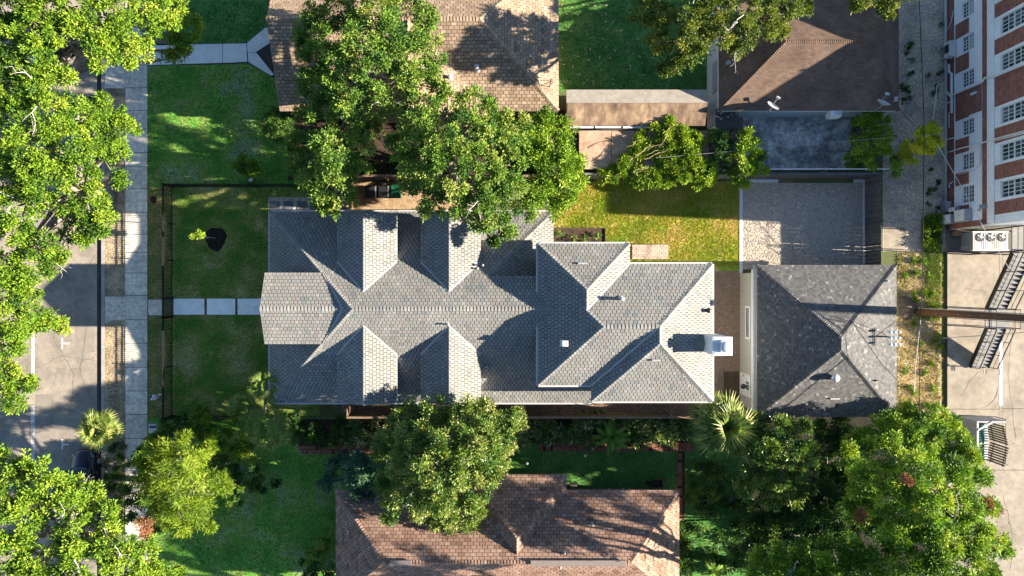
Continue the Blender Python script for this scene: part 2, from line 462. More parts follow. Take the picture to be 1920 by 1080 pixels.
def grass(name, pgs, dens, mat, seed, hgt=0.07, blades=3, z=0.008, wid=0.035):
    g = np.random.default_rng(seed); vs = []; ts = []
    for pg in pgs:
        x, y = scatter(pg, dens, g); n = len(x)
        base = np.stack([x, y, np.full(n, z)], 1)[:, None, :] + np.concatenate([g.normal(size=(n, blades, 2)) * 0.05, np.zeros((n, blades, 1))], 2)
        an = g.uniform(0, 2 * np.pi, (n, blades)); sd = np.stack([np.cos(an), np.sin(an), np.zeros_like(an)], 2) * wid * 0.5
        ln = np.concatenate([g.normal(size=(n, blades, 2)) * 0.6, np.ones((n, blades, 1))], 2) * hgt * g.uniform(0.5, 1.4, (n, blades, 1))
        q = np.stack([base - sd, base + sd, base + ln], 2).reshape(-1, 3); vs.append(q)
        # patchy tone
        t = 0.5 + 0.35 * np.sin(x * 0.9 + 1.3 * np.sin(y * 0.7)) * np.cos(y * 1.1 + np.sin(x * 0.5)) + g.normal(size=n) * 0.18
        ts.append(np.repeat(np.clip(t, 0, 1), blades))
    me = fast_mesh(name, np.concatenate(vs), 3, np.concatenate(ts))
    return link(name, me, None, [mat], 'stuff')
# ------------------------------------------------------------------ shared materials
ASPH = pm('asphalt', [(0.224, 0.198, 0.167), (0.307, 0.270, 0.227), (0.378, 0.330, 0.268)], 0.6, .9, 40, .22, .25, .01, mid=(4, .12))
CONC = pm('concrete', [(0.558, 0.521, 0.453), (0.707, 0.660, 0.564), (0.800, 0.729, 0.628)], 0.9, .85, 45, .14, .15, .01, objrand=.10, mid=(4, .24))
CONC_WALK = pm('concrete_walk', [(0.639, 0.642, 0.623), (0.764, 0.763, 0.740)], 1.2, .85, 50, .08, .1, .01, objrand=.05, mid=(3, .06))
SLABW = pm('slab_pale', [(0.955, 0.967, 0.929), (1.056, 1.062, 1.001)], 1.0, .7, 50, .10, objrand=.04, mid=(2.5, .10))
LOTC = pm('lot_concrete', [(0.232, 0.200, 0.161), (0.302, 0.264, 0.213), (0.334, 0.296, 0.237)], 0.5, .85, 30, .12, .1, .01, mid=(2.2, .16))
KERB = pm('kerb_concrete', [(.30, .28, .26), (.42, .39, .35)], 2, .85, 40, .15)
DIRT = pm('dirt', [(.13, .105, .075), (.22, .18, .13), (.32, .27, .20)], 1.6, .95, 30, .35, .5, .03, mid=(6, .25))
VERGE = pm('verge_soil', [(.20, .17, .12), (.40, .32, .22), (.56, .44, .31)], 1.2, .95, 26, .4, .5, .03, mid=(7, .3))
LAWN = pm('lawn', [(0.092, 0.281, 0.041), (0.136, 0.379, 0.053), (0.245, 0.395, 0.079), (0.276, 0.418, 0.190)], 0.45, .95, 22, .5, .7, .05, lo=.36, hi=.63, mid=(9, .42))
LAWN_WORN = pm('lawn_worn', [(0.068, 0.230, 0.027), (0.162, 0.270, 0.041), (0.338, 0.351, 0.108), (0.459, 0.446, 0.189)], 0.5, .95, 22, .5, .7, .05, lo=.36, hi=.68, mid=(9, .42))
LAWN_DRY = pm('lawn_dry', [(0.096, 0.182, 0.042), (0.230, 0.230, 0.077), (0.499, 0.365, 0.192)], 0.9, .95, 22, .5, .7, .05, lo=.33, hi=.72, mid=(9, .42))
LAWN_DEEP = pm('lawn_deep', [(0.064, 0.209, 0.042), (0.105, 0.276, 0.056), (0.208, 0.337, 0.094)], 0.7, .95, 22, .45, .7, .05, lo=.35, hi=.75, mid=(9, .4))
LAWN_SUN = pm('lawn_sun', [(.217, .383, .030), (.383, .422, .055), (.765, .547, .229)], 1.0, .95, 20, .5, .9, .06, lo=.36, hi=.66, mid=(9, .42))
WEEDS = pm('weedy_ground', [(0.197, 0.211, 0.066), (0.433, 0.348, 0.224), (0.571, 0.475, 0.370)], 0.8, .95, 20, .5, .9, .06, lo=.36, hi=.58, mid=(4, .25))
GRAV = pm('gravel', [(0.471, 0.398, 0.321), (0.705, 0.603, 0.481)], 3, .95, 24, .55, .9, .03, mid=(10, .2))
GRAV_ALLEY = pm('alley_gravel', [(0.388, 0.328, 0.263), (0.686, 0.575, 0.442), (0.923, 0.767, 0.572)], 0.7, .95, 24, .5, .8, .03, mid=(7, .3))
GRAV_BROWN = pm('pea_gravel', [(0.255, 0.180, 0.128), (0.375, 0.270, 0.195)], 3, .95, 24, .5, .8, .03, mid=(9, .2))
SOIL = pm('bed_soil', [(.035, .024, .018), (.10, .065, .04)], 3, .95, 18, .6, .9, .05)
MULCH = pm('mulch_black', [(.006, .006, .006), (.035, .028, .022)], 5, .95, 25, .5, .9, .04)
WHITE = plain('white_paint', (.74, .74, .72), .5)
WHITE_BLUE = pm('white_stucco', [(.55, .60, .64), (.68, .72, .75)], 2, .8, 30, .08, .1, .01)
FADED = pm('faded_road_paint', [(.30, .29, .27), (.66, .65, .62)], 6, .8, 30, .2, lo=.36, hi=.5)
VALLEY = plain('flashing_metal', (.36, .36, .35), .6)
METAL = plain('galvanised_metal', (.42, .43, .44), .45, .3)
BLACKM = plain('black_metal', (.012, .012, .013), .45)
DARK = plain('dark_rubber', (.018, .018, .02), .7)
WOODF = pm('fence_wood', [(.17, .11, .07), (.26, .18, .12)], 3, .85, 40, .25, .3, .01, stretch=(1, 1, .15), objrand=.18)
WOODG = pm('weathered_wood', [(.16, .14, .125), (.25, .225, .20)], 3, .85, 40, .25, .3, .01, objrand=.15)
WOODD = pm('dark_stained_wood', [(.075, .075, .08), (.12, .12, .125)], 3, .8, 40, .2, .3, .01, objrand=.2)
DECKW = pm('deck_wood', [(.07, .045, .03), (.11, .075, .05)], 3, .8, 40, .25, .3, .01, objrand=.15)
POLEW = pm('pole_wood', [(.085, .044, .026), (.16, .085, .05)], 3, .85, 30, .25, .4, .01, stretch=(6, 6, .4))
BARK = pm('bark', [(.16, .14, .115), (.30, .27, .235)], 5, .95, 30, .3, .6, .02)
TWIG = pm('pale_twig', [(.42, .39, .36), (.56, .53, .49)], 5, .9, 30, .15)
SIDING = plain('beige_siding', (.40, .385, .34), .7)
SIDING_G = plain('pale_grey_siding', (.50, .52, .53), .7)
SIDING_B = plain('brown_siding', (.26, .17, .12), .7)
GLASS = pm('window_glass', [(.015, .03, .04), (.04, .07, .085)], 1.5, .08, 8, .05, spec=.6)
BLIND = plain('window_blind', (.33, .42, .44), .6)
BRICKR = None
UNDER = plain('roof_underlay', (.022, .021, .022), .95)
UNDER_T = plain('roof_underlay_tan', (.07, .05, .038), .95)
UNDER_B = plain('roof_underlay_brown', (.04, .024, .018), .95)

SH_MAIN = tint_mat('slate_shingle', [(0.182, 0.196, 0.200), (0.218, 0.231, 0.229), (0.259, 0.260, 0.248), (0.248, 0.233, 0.217), (0.233, 0.249, 0.233), (0.303, 0.299, 0.283)], .92, 70, .16, 'LINEAR', (.45, .16))
SH_TAN = tint_mat('tan_shingle', [(0.204, 0.143, 0.099), (0.283, 0.207, 0.145), (0.351, 0.264, 0.190), (0.418, 0.326, 0.240)], .92, 70, .18, 'LINEAR', (.6, .12))
SH_BROWN = tint_mat('brown_shingle', [(0.161, 0.097, 0.072), (0.247, 0.154, 0.115), (0.321, 0.208, 0.158), (0.383, 0.268, 0.217)], .92, 60, .2, 'LINEAR', (.6, .15))
SH_GREY = tint_mat('grey_shingle', [(0.085, 0.088, 0.091), (0.119, 0.121, 0.122), (0.154, 0.154, 0.152), (0.297, 0.292, 0.276)], .92, 70, .15, 'LINEAR', (.8, .05))
SH_DARK = tint_mat('dark_shingle', [(0.133, 0.091, 0.069), (0.180, 0.123, 0.093), (0.220, 0.154, 0.117)], .92, 25, .2, 'LINEAR', (.7, .35))

def brick_mat():
    m, n, l, b = _nodes('red_brick')
    g = n.new('ShaderNodeNewGeometry'); s = n.new('ShaderNodeSeparateXYZ'); l.new(g.outputs['Position'], s.inputs[0])
    ad = n.new('ShaderNodeMath'); ad.operation = 'ADD'; l.new(s.outputs[0], ad.inputs[0]); l.new(s.outputs[1], ad.inputs[1])
    c = n.new('ShaderNodeCombineXYZ'); l.new(ad.outputs[0], c.inputs[0]); l.new(s.outputs[2], c.inputs[1])
    t = n.new('ShaderNodeTexBrick'); l.new(c.outputs[0], t.inputs['Vector']); t.inputs['Scale'].default_value = 1
    t.inputs['Brick Width'].default_value = .22; t.inputs['Row Height'].default_value = .11; t.inputs['Mortar Size'].default_value = .012
    t.inputs['Color1'].default_value = (.20, .045, .03, 1); t.inputs['Color2'].default_value = (.30, .085, .055, 1); t.inputs['Mortar'].default_value = (.34, .26, .22, 1)
    f = noise(n, l, 2.5, 4, .6, g.outputs['Position']); fr = ramp(n, [(.7,) * 3, (1.2,) * 3]); l.new(f.outputs[0], fr.inputs[0])
    l.new(mul(n, l, t.outputs[0], fr.outputs[0]), b.inputs['Base Color']); b.inputs['Roughness'].default_value = .9
    bp = n.new('ShaderNodeBump'); bp.inputs['Distance'].default_value = .01; l.new(t.outputs['Fac'], bp.inputs['Height']); bp.invert = True; l.new(bp.outputs[0], b.inputs['Normal'])
    return m
BRICKR = brick_mat()
PAVBRICK = pm('paver_brick', [(.22, .085, .055), (.36, .16, .11)], 4, .9, 30, .25, .3, .01, objrand=.25)
STOOPBRICK = pm('stoop_brick', [(.42, .31, .25), (.52, .40, .33)], 4, .9, 30, .2, .3, .01, objrand=.2)
PAVDARK = pm('dark_paver', [(0.120, 0.126, 0.144), (0.162, 0.168, 0.186)], 3, .85, 40, .1, objrand=.1)

# ------------------------------------------------------------------ ground and paved surfaces
structure('ground', [(-320, -320), (320, -320), (320, 320), (-320, 320)], -0.16, DIRT)
structure('road', [(-60, -140), (PX(190.5), -140), (PX(190.5), 140), (-60, 140)], -0.12, ASPH)
KX = PX(190)
o = MB().box((PX(196), -140, -.15), (PX(1773.5), 140, 0)).build('terrain', pm('yard_ground', [(.14, .11, .075), (.10, .14, .04), (.22, .18, .12)], .5, .95, 24, .4, .5, .03, mid=(6, .25))); tag(o, kind='structure')
kerb = MB().box((KX, -140, -.14), (PX(196) - .003, 140, -.03)).build('kerb', pm('kerb_base', [(.12, .11, .1)], 3)); tag(kerb, kind='structure')
y = -22.0
while y < 22:                                              # kerb poured in lengths
    MB().box((KX - .002, y, -.139), (PX(196.5), y + 2.99, .012)).build('kerb_stone', KERB, kerb); y += 3.0
gut = structure('gutter', [(PX(180), -140), (KX - .003, -140), (KX - .003, 140), (PX(180), 140)], -.116, pm('gutter_grime', [(.045, .042, .042), (.075, .07, .068)], 1.5, .9, 40, .2))
# road paint
mk = MB()
for a, b in ((600, 700), (762, 880), (330, 440), (80, 180)): mk.sheet(rect(56, a, 63, b), -.115)
mk.build('lane_line', FADED, None, 'structure')
for ty in (644, 834):
    mk = MB(); mk.sheet(rect(113.5, ty - 10, 116, ty + 10), -.115); mk.sheet(rect(116.2, ty - 1, 128, ty + 1.4), -.115)
    mk.build('parking_mark', WHITE, None, 'structure')
mk = MB()
for k in range(5): mk.sheet(rect(138 + R.uniform(-9, 9), 560 + k * 14, 139.5 + R.uniform(-9, 9), 562 + k * 14), -.1155)
def crack(pts, w, z, m, parent=None, name='tar_crack'):
    q = random.Random(len(pts) + int(pts[0][0])); P2 = []
    for (x0, y0), (x1, y1) in zip(pts[:-1], pts[1:]):
        for k in range(6): t = k / 6; P2.append((x0 + (x1 - x0) * t + q.uniform(-2, 2), y0 + (y1 - y0) * t + q.uniform(-2, 2)))
    P2.append(pts[-1]); mk = MB()
    for (x0, y0), (x1, y1) in zip(P2[:-1], P2[1:]):
        u, v = P(x0, y0, z), P(x1, y1, z); d = (v - u).normalized(); s = Vector((-d.y, d.x, 0)) * w * q.uniform(.5, 1.3)
        mk.add([u - s, u + s, v + s, v - s], [(0, 1, 2, 3)])
    o = mk.build(name, m, parent)
    if parent is None: o['kind'] = 'structure'
TAR = pm('tar', [(.10, .095, .09), (.15, .14, .13)], 4, .6)
crack([(70, 520), (110, 560), (100, 640), (140, 700), (130, 780)], .012, -.114, TAR); crack([(178, 480), (150, 540), (165, 600), (150, 690), (172, 760)], .010, -.114, TAR); crack([(64, 690), (120, 668), (178, 676)], .012, -.114, TAR)
structure('road_patch', poly([(142, 590), (176, 588), (178, 660), (140, 664)], -.118), -.1175, pm('asphalt_patch', [(.23, .205, .175), (.30, .27, .23)], 1.5, .9, 40, .2)); structure('road_patch', poly([(66, 740), (100, 738), (102, 830), (66, 832)], -.118), -.1175, MATS['asphalt_patch'])
# verge between kerb and pavement
structure('verge', rect(197, -260, 235, 1400), .006, VERGE)
# pavement with slabs
sw = structure('pavement', rect(235.3, -260, 277, 1400), .004, pm('joint_dark', [(.05, .05, .048)], 5)); 
ys = [-40, 5, 50, 95, 122, 165, 207, 242.5, 286, 312.5, 354, 398, 439, 473, 512, 554, 599.5, 643.5, 688.5, 733, 777, 822, 868, 914, 960, 1006, 1052, 1100]
for a, b in zip(ys[:-1], ys[1:]):
    j = R.uniform(-.6, .6)
    MB().box(tuple(P(235.6 + j * .3, b - .5)[:2]) + (.002,), tuple(P(276.6, a + .5)[:2]) + (.035 + R.uniform(0, .012),)).build('paving_slab', CONC, sw)
dw = structure('driveway_apron', rect(196.5, 124, 236, 165.5), .010, CONC)
MB().box(tuple(P(197.5, 165)[:2]) + (.004,), tuple(P(234.6, 123)[:2]) + (.04,)).build('paving_slab', CONC, dw)
dw2 = structure('kerb_walk', rect(197, 556, 236, 600), .010, CONC)
MB().prism(poly([(198, 556), (205, 557), (209, 570), (211, 600), (198, 607)]), .0, .028).build('paving_slab', CONC, dw2)
MB().box(tuple(P(210.5, 599)[:2]) + (.004,), tuple(P(235, 557)[:2]) + (.036,)).build('paving_slab', CONC, dw2)
mk = MB(); 
for a in (567, 579, 588): mk.sheet(rect(208.5, a, 212.5, a + 3.6), .0395)
mk.build('painted_marks', WHITE, dw2)
MB().box(tuple(P(278.4, 591)[:2]) + (-.01,), tuple(P(305, 562)[:2]) + (.03,)).build('gate_threshold', CONC, None, 'structure')
# neighbour's front walk
nw = structure('front_walk', poly([(277.4, 83), (462, 82), (496, 52), (503, 52), (516, 142), (510, 144), (466, 118), (277.4, 123)]), .012, MATS['joint_dark'])
for pg in ([(278, 86.5), (346.5, 84), (346.5, 120), (278, 122.5)], [(347.6, 84), (417, 82.5), (417.5, 118), (347.6, 120)], [(418, 82.4), (462, 82), (464, 116), (418.5, 118)],
           [(463, 81.5), (497, 53), (503, 52.5), (505.5, 81), (480, 98), (464.8, 99)], [(465.2, 100), (480.5, 98.8), (514, 140), (508, 142), (466.2, 116.5)]):
    MB().prism(poly(pg), .006, .045).build('paving_slab', CONC_WALK, nw)
# stepping slabs to the porch
for a, b in ((326.5, 383.5), (388.5, 441.5), (446, 497)):
    pg = rect(a, 560, b, 590)
    o = MB().prism(pg, -.02, .06).build('stepping_slab', SLABW, None, base=(sum(p[0] for p in pg) / 4, sum(p[1] for p in pg) / 4, 0))
    tag(o, {326.5: 'pale concrete stepping slab just inside the iron gate', 388.5: 'pale concrete stepping slab, the middle one of three', 446: 'pale concrete stepping slab at the porch, last of three'}[a], 'stepping slab', 'stepping slabs from gate to porch')
# lawns
structure('lawn_north', poly([(277.5, 124), (466, 120), (512, 146), (560, 200), (640, 200), (640, 349), (277.5, 349)]), .008, LAWN)
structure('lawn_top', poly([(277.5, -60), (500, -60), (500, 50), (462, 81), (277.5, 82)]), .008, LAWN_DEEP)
structure('fence_strip', rect(278.4, 349, 323, 562), .009, LAWN_DRY)
structure('fence_strip', rect(278.4, 591, 323, 782), .009, LAWN_DRY)
structure('front_lawn', rect(323, 349.2, 600, 559), .010, LAWN_WORN)
structure('front_lawn', rect(323, 591, 600, 780), .010, LAWN_WORN)
structure('lawn_south', poly([(277.5, 783), (640, 783), (640, 1160), (277.5, 1160)]), .008, LAWN)
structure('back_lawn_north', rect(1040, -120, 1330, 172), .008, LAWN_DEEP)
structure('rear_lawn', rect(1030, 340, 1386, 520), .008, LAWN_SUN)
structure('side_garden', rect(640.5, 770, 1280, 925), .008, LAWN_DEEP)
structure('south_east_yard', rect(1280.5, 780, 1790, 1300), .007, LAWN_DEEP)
structure('alley_weeds', rect(1681, 472, 1765, 800), .010, WEEDS)
structure('alley_track', rect(1655, -260, 1773.3, 471.5), .009, GRAV_ALLEY)
structure('gravel_court', rect(1392.5, 343, 1620, 505), .012, GRAV)
structure('gravel_side', rect(1320, 508, 1392, 790), .011, GRAV_BROWN)
structure('gravel_strip', rect(640, 752, 1325, 776), .013, GRAV_BROWN)
structure('bin_yard', rect(655, 340, 905, 400), .011, pm('sandy_ground', [(.30, .20, .11), (.46, .34, .22)], 3, .95, 20, .5, .8, .03))
structure('alley_slab', poly([(1658, 425), (1697, 427), (1697, 467), (1658, 468)]), .016, LOTC)
structure('mulch_bed', rect(560, 785, 662, 838), .012, SOIL)
structure('garden_bed', rect(662, 779, 1290, 830), .012, SOIL)
structure('under_tree_soil', rect(540, 205, 1062, 338), .010, SOIL)
structure('shaded_yard_soil', poly([(1400, 900), (1420, 780.5), (1772, 780.5), (1772, 1160), (1450, 1160)]), .011, pm('shaded_soil', [(.010, .010, .006), (.022, .02, .012), (.02, .035, .014)], 2, .95, 18, .5, .8, .05))  # tree shade is painted into the near-black ground colour
# lot on the east: raised concrete
lot = MB().box((PX(1773.5), -140, -.15), (PX(1773.5) + 80, PY(474), .12)).build('parking_lot', MATS['joint_dark'], None, 'structure')
for pg in (rect(1774.4, 474, 1871, 590), rect(1774.4, 591, 1871, 766), rect(1774.4, 767, 1871.5, 880), rect(1878, 474, 2100, 765), rect(1878, 766, 2100, 880), rect(1774.4, 881, 1918.5, 1200), rect(1919.5, 881, 2200, 1200)):
    MB().prism(pg, .10, .125 + R.uniform(0, .004)).build('paving_slab', LOTC, lot)
o = MB().sheet(rect(1871.6, 640, 1877.5, 760), .135).build('painted_line', WHITE, lot)
o = MB().prism(rect(1871.8, 474, 1877.8, 880), .10, .122).build('lot_strip', LOTC, lot)
pts = [P(1871 - 38 * (1 - math.cos(a)), 766 - 38 + 38 * math.sin(a) + 0, .128) for a in [i * math.pi / 16 for i in range(9)]]
MB().tube(pts, .02, 4).build('painted_curve', KERB, lot)
for pts in ([(1790, 560), (1815, 540), (1850, 548)], [(1800, 745), (1830, 700), (1866, 690)], [(1895, 500), (1900, 600), (1890, 700), (1905, 820)], [(1880, 930), (1900, 1000), (1893, 1070)]): crack(pts, .014, .131, pm('crack_dark', [(.10, .09, .08), (.16, .15, .13)], 3), lot, 'crack')
# concrete edging of the rear lawn and court
o = MB().box(tuple(P(1386.3, 512)[:2]) + (-.05,), tuple(P(1392, 341)[:2]) + (.06,)).build('lawn_edging', plain('edging_concrete', (.62, .63, .63), .8), None, 'structure')
for a, b in ((1393, 1458), (1600, 1620)):
    MB().box(tuple(P(a, 342.5)[:2]) + (-.05,), tuple(P(b, 336.5)[:2]) + (.07,)).build('court_edging', MATS['edging_concrete'], None, 'structure')
o = MB().box(tuple(P(1617.5, 500)[:2]) + (-.05,), tuple(P(1621.5, 337)[:2]) + (.055,)).build('court_edging', MATS['edging_concrete'], None, 'structure')
# neighbour's stained slab
st = pm('stained_slab', [(0.312, 0.294, 0.275), (0.572, 0.546, 0.506), (0.832, 0.792, 0.726)], 0.7, .7, 30, .2, lo=.40, hi=.62, mid=(3.5, .35))
structure('back_patio', rect(1330, 205, 1597, 321), .012, DIRT)
pt = structure('patio_slab', rect(1392, 209, 1596, 320), .016, MATS['joint_dark'])
for i, (a, b) in enumerate(((1392.5, 1460), (1460.6, 1527), (1527.6, 1595.5))):
    for c, d in ((210, 245), (245.6, 283), (283.6, 319)): MB().box(tuple(P(a, d)[:2]) + (.014,), tuple(P(b, c)[:2]) + (.035 + .002 * i,)).build('paving_slab', st, pt)
# dark pavers beside the porch
pv = structure('paver_path', rect(503, 370, 662, 398), .014, GRAV)
for k in range(6):
    x = 506.5 + k * 25.2
    MB().box(tuple(P(x, 393.5)[:2]) + (.0,), tuple(P(x + 18, 377.5)[:2]) + (.045,)).build('paver', PAVDARK, pv)
# brick garden paths (bricks laid one by one)
BR = []
for k in range(8):
    me = bpy.data.meshes.new('brick'); w, d = .30 * R.uniform(.92, 1.0), .15 * R.uniform(.9, 1.0)
    m = MB().box((0, 0, 0), (w, d, .05)); me.from_pydata(m.v, [], m.f); me.materials.append(PAVBRICK); BR.append(me)
def brick_path(name, x0, y0, x1, y1, limit):
    root = structure(name, rect(x0, y0, x1, y1), .014, SOIL)
    a, b = P(x0, y1), P(x1, y0); nx = 0; rest = MB()
    horiz = abs(b.x - a.x) > abs(b.y - a.y)
    u = a.x; row = 0; pcs = []
    W_, D_ = (.165, .32) if horiz else (.32, .165)
    y = a.y
    while y < b.y - D_ * .7:
        x = a.x
        while x < b.x - W_ * .7:
            pcs.append((x, y)); x += W_
        y += D_
    R.shuffle(pcs)
    for i, (x, y) in enumerate(pcs):
        if R.random() < .06: continue
        if i < limit:
            q = bpy.data.objects.new('brick', R.choice(BR)); COL.objects.link(q); q.parent = root
            q.location = (x + (.155 if horiz else 0) + R.uniform(-.01, .01), y + R.uniform(-.01, .01), .002 + R.uniform(0, .02)); q.rotation_euler = (R.uniform(-.03, .03), R.uniform(-.03, .03), (math.pi / 2 if horiz else 0) + R.uniform(-.06, .06))
        else: rest.box((x, y, .0), (x + W_ - .02, y + D_ - .02, .05 + R.uniform(0, .015)))
    if rest.v: rest.build('bricks', PAVBRICK, root, 'stuff')
brick_path('brick_path', 562, 836, 700, 851, 120)
brick_path('brick_path', 1010, 831, 1300, 846, 300)
brick_path('brick_edge', 1271, 846, 1284, 985, 90)

# pebbles so the gravel has relief
def pebbles(name, pgs, dens, mat, seed, size=.028, z=.012):
    g = np.random.default_rng(seed); vs = []; ts = []
    for pg in pgs:
        x, y = scatter(pg, dens, g); n = len(x); c = np.stack([x, y, np.full(n, z)], 1)
        a = g.uniform(0, 6.28, n); s = size * g.uniform(.6, 1.7, n)
        p = [c + np.stack([np.cos(a + k * 2.094) * s, np.sin(a + k * 2.094) * s, np.zeros(n)], 1) for k in range(3)]
        top = c + np.stack([g.normal(size=n) * s * .25, g.normal(size=n) * s * .25, s * g.uniform(.5, .9, n)], 1)
        q = np.stack([p[0], p[1], top, p[1], p[2], top, p[2], p[0], top], 1).reshape(-1, 3); vs.append(q)
        ts.append(np.repeat(np.clip(g.normal(.5, .22, n), 0, 1), 3))
    return link(name, fast_mesh(name, np.concatenate(vs), 3, np.concatenate(ts)), None, [mat], 'stuff')
PEB = tint_mat('pebble', [(.22, .205, .19), (.42, .395, .365), (.60, .56, .51)], .9, 50, .1, bump=0)
PEBB = tint_mat('brown_pebble', [(.12, .08, .055), (.23, .165, .12), (.34, .26, .20)], .9, 50, .1, bump=0)
pebbles('gravel', [rect(1393, 343, 1617, 498)], 330, PEB, 3)
pebbles('gravel', [rect(1658, -10, 1768, 424), rect(1698, 424, 1768, 470)], 90, PEB, 4, .035, .009)
pebbles('gravel', [rect(1337, 510, 1388, 760), rect(940, 752, 1325, 770)], 260, PEBB, 5)
pebbles('gravel', [rect(200, 390, 234, 500), rect(200, 610, 234, 760)], 60, PEBB, 6, .03, .006)
# grass blades
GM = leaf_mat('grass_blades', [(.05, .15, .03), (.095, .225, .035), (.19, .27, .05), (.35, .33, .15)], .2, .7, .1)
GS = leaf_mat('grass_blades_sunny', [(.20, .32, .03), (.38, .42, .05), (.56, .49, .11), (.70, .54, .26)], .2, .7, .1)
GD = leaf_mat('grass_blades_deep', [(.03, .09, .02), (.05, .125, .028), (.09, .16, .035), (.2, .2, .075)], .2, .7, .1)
grass('grass', [poly([(278, 125), (466, 121), (512, 147), (540, 200), (560, 347), (278, 347)]), rect(290, 850, 630, 1078)], 75, GM, 21)
grass('grass', [rect(326, 353, 505, 558), rect(326, 592, 506, 776)], 70, leaf_mat('grass_blades_worn', [(.08, .22, .03), (.17, .29, .045), (.34, .36, .11), (.50, .46, .21)], .2, .7, .1), 29)
grass('grass', [rect(279, 352, 322, 560), rect(279, 593, 322, 778)], 80, GS, 22, .06)
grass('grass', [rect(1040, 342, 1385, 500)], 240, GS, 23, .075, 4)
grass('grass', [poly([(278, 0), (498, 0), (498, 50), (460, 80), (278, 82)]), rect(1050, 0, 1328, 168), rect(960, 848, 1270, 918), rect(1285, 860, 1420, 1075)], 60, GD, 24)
grass('grass', [rect(1682, 473, 1764, 768)], 130, leaf_mat('weed_blades', [(.18, .25, .05), (.45, .38, .20), (.62, .52, .33), (.72, .61, .43)], .2, .8, .1), 25, .12, 4, .01, .04)
grass('grass', [rect(1728, 405, 1763, 470), rect(1735, 470, 1764, 600)], 230, GM, 26, .14, 4, .011, .05)
grass('grass', [rect(200, 300, 234, 1000)], 14, GS, 27, .06)

# fallen leaves on the north back lawn
lv = MB(); q = random.Random(5)
for k in range(90):
    c = P(q.uniform(1052, 1260), q.uniform(2, 166), .05); a = q.uniform(0, 6.28); L = q.uniform(.07, .14)
    d = Vector((math.cos(a), math.sin(a), q.uniform(-.2, .3))) * L; e = Vector((-math.sin(a), math.cos(a), q.uniform(-.3, .3))) * L * .35
    lv.add([c - d, c + e, c + d, c - e], [(0, 1, 2, 3)])
lv.build('fallen_leaves', plain('dry_leaf', (.50, .42, .22), .8), None, 'stuff')
lv = MB()
for k in range(60):
    c = P(q.uniform(1340, 1590), q.uniform(205, 300), .06) if k < 45 else P(q.uniform(1337, 1385), q.uniform(208, 225), 2.35); a = q.uniform(0, 6.28); L = q.uniform(.05, .12)
    d = Vector((math.cos(a), math.sin(a), .1)) * L; e = Vector((-math.sin(a), math.cos(a), .1)) * L * .5
    lv.add([c - d, c + e, c + d, c - e], [(0, 1, 2, 3)])
lv.build('fallen_leaves', plain('pale_leaf', (.55, .50, .40), .8), None, 'stuff')

lv = MB()
for reg, n in ((rect(326, 353, 505, 558), 70), (rect(326, 592, 506, 776), 60), (rect(280, 126, 520, 346), 90), (rect(290, 850, 630, 1078), 80), (rect(1100, 345, 1385, 495), 60), (rect(1394, 345, 1615, 495), 26), (rect(200, 610, 276, 980), 60), (rect(70, 480, 180, 820), 40), (rect(1780, 480, 1915, 1070), 30)):
    for k in range(n):
        zz = -.1 if reg[0][0] < PX(190) else (.15 if reg[0][0] > PX(1775) else .06)
        c = Vector((q.uniform(min(p[0] for p in reg), max(p[0] for p in reg)), q.uniform(min(p[1] for p in reg), max(p[1] for p in reg)), zz)); an = q.uniform(0, 6.28); L = q.uniform(.03, .075)
        d = Vector((math.cos(an), math.sin(an), q.uniform(-.1, .2))) * L; e2 = Vector((-math.sin(an), math.cos(an), q.uniform(-.2, .2))) * L * .45
        lv.add([c - d, c + e2, c + d, c - e2], [(0, 1, 2, 3)])
lv.build('fallen_leaves', pm('brown_leaf', [(.16, .10, .05), (.38, .29, .15)], 9, .85, 30, .2), None, 'stuff')

# ------------------------------------------------------------------ the main house
p = .592; E = 3.2; X0, X1 = -15.89, 2.7; Yn, Ys = 5.005, -7.525; Yc = (Yn + Ys) / 2; RZ = E + p * (Yn - Yc)
house = thing('main_house', 'large house under a grey slate-look roof of many gables', 'house', (-2, Yc, 0))
rf = Roof(house, SH_MAIN, UNDER, WHITE, gap=.036, t=.036, seed=3, tmean=.5, tsd=.27)
xr = X0 + (Yn - Yc)                                        # west end of main ridge
ya = .726; xa = X1 - (Yn - ya); za = E + p * (Yn - ya); xb = X0 + (Yn - ya)
wx, ex, wn, ws, WE = 1.58, 12.23, 1.466, -5.93, 6.35
rzx = wx + (RZ - WE) / p
rf.face((X0, Yn, E), (xb, ya, za), (xa, ya, za), (X1, Yn, E))
rf.face((xb, ya, za), (xr, Yc, RZ), (rzx, Yc, RZ), (2.0, ya, za))
rf.face((X0, Ys, E), (1.9, Ys, E), (rzx, Yc, RZ), (xr, Yc, RZ))
yt = Ys + 2.0; rf.face((1.9, Ys, E), (5.3, Ys, E), (5.3, yt, E + p * 2), (2.15, yt, E + p * 2))
rf.face((X0, Ys, E), (xr, Yc, RZ), (X0, Yn, E))
rf.face((X1, Yn, E), (xa, ya, za), (X1, ya, E))
rf.ridge((xr, Yc, RZ), (rzx, Yc, RZ), 'N', 'S', p)
rf.ridge((X0, Yn, E), (xr, Yc, RZ), 'N', 'W', p); rf.ridge((X0, Ys, E), (xr, Yc, RZ), 'S', 'W', p)
rf.ridge((X1, Yn, E), (xa, ya, za), 'N', 'E', p)
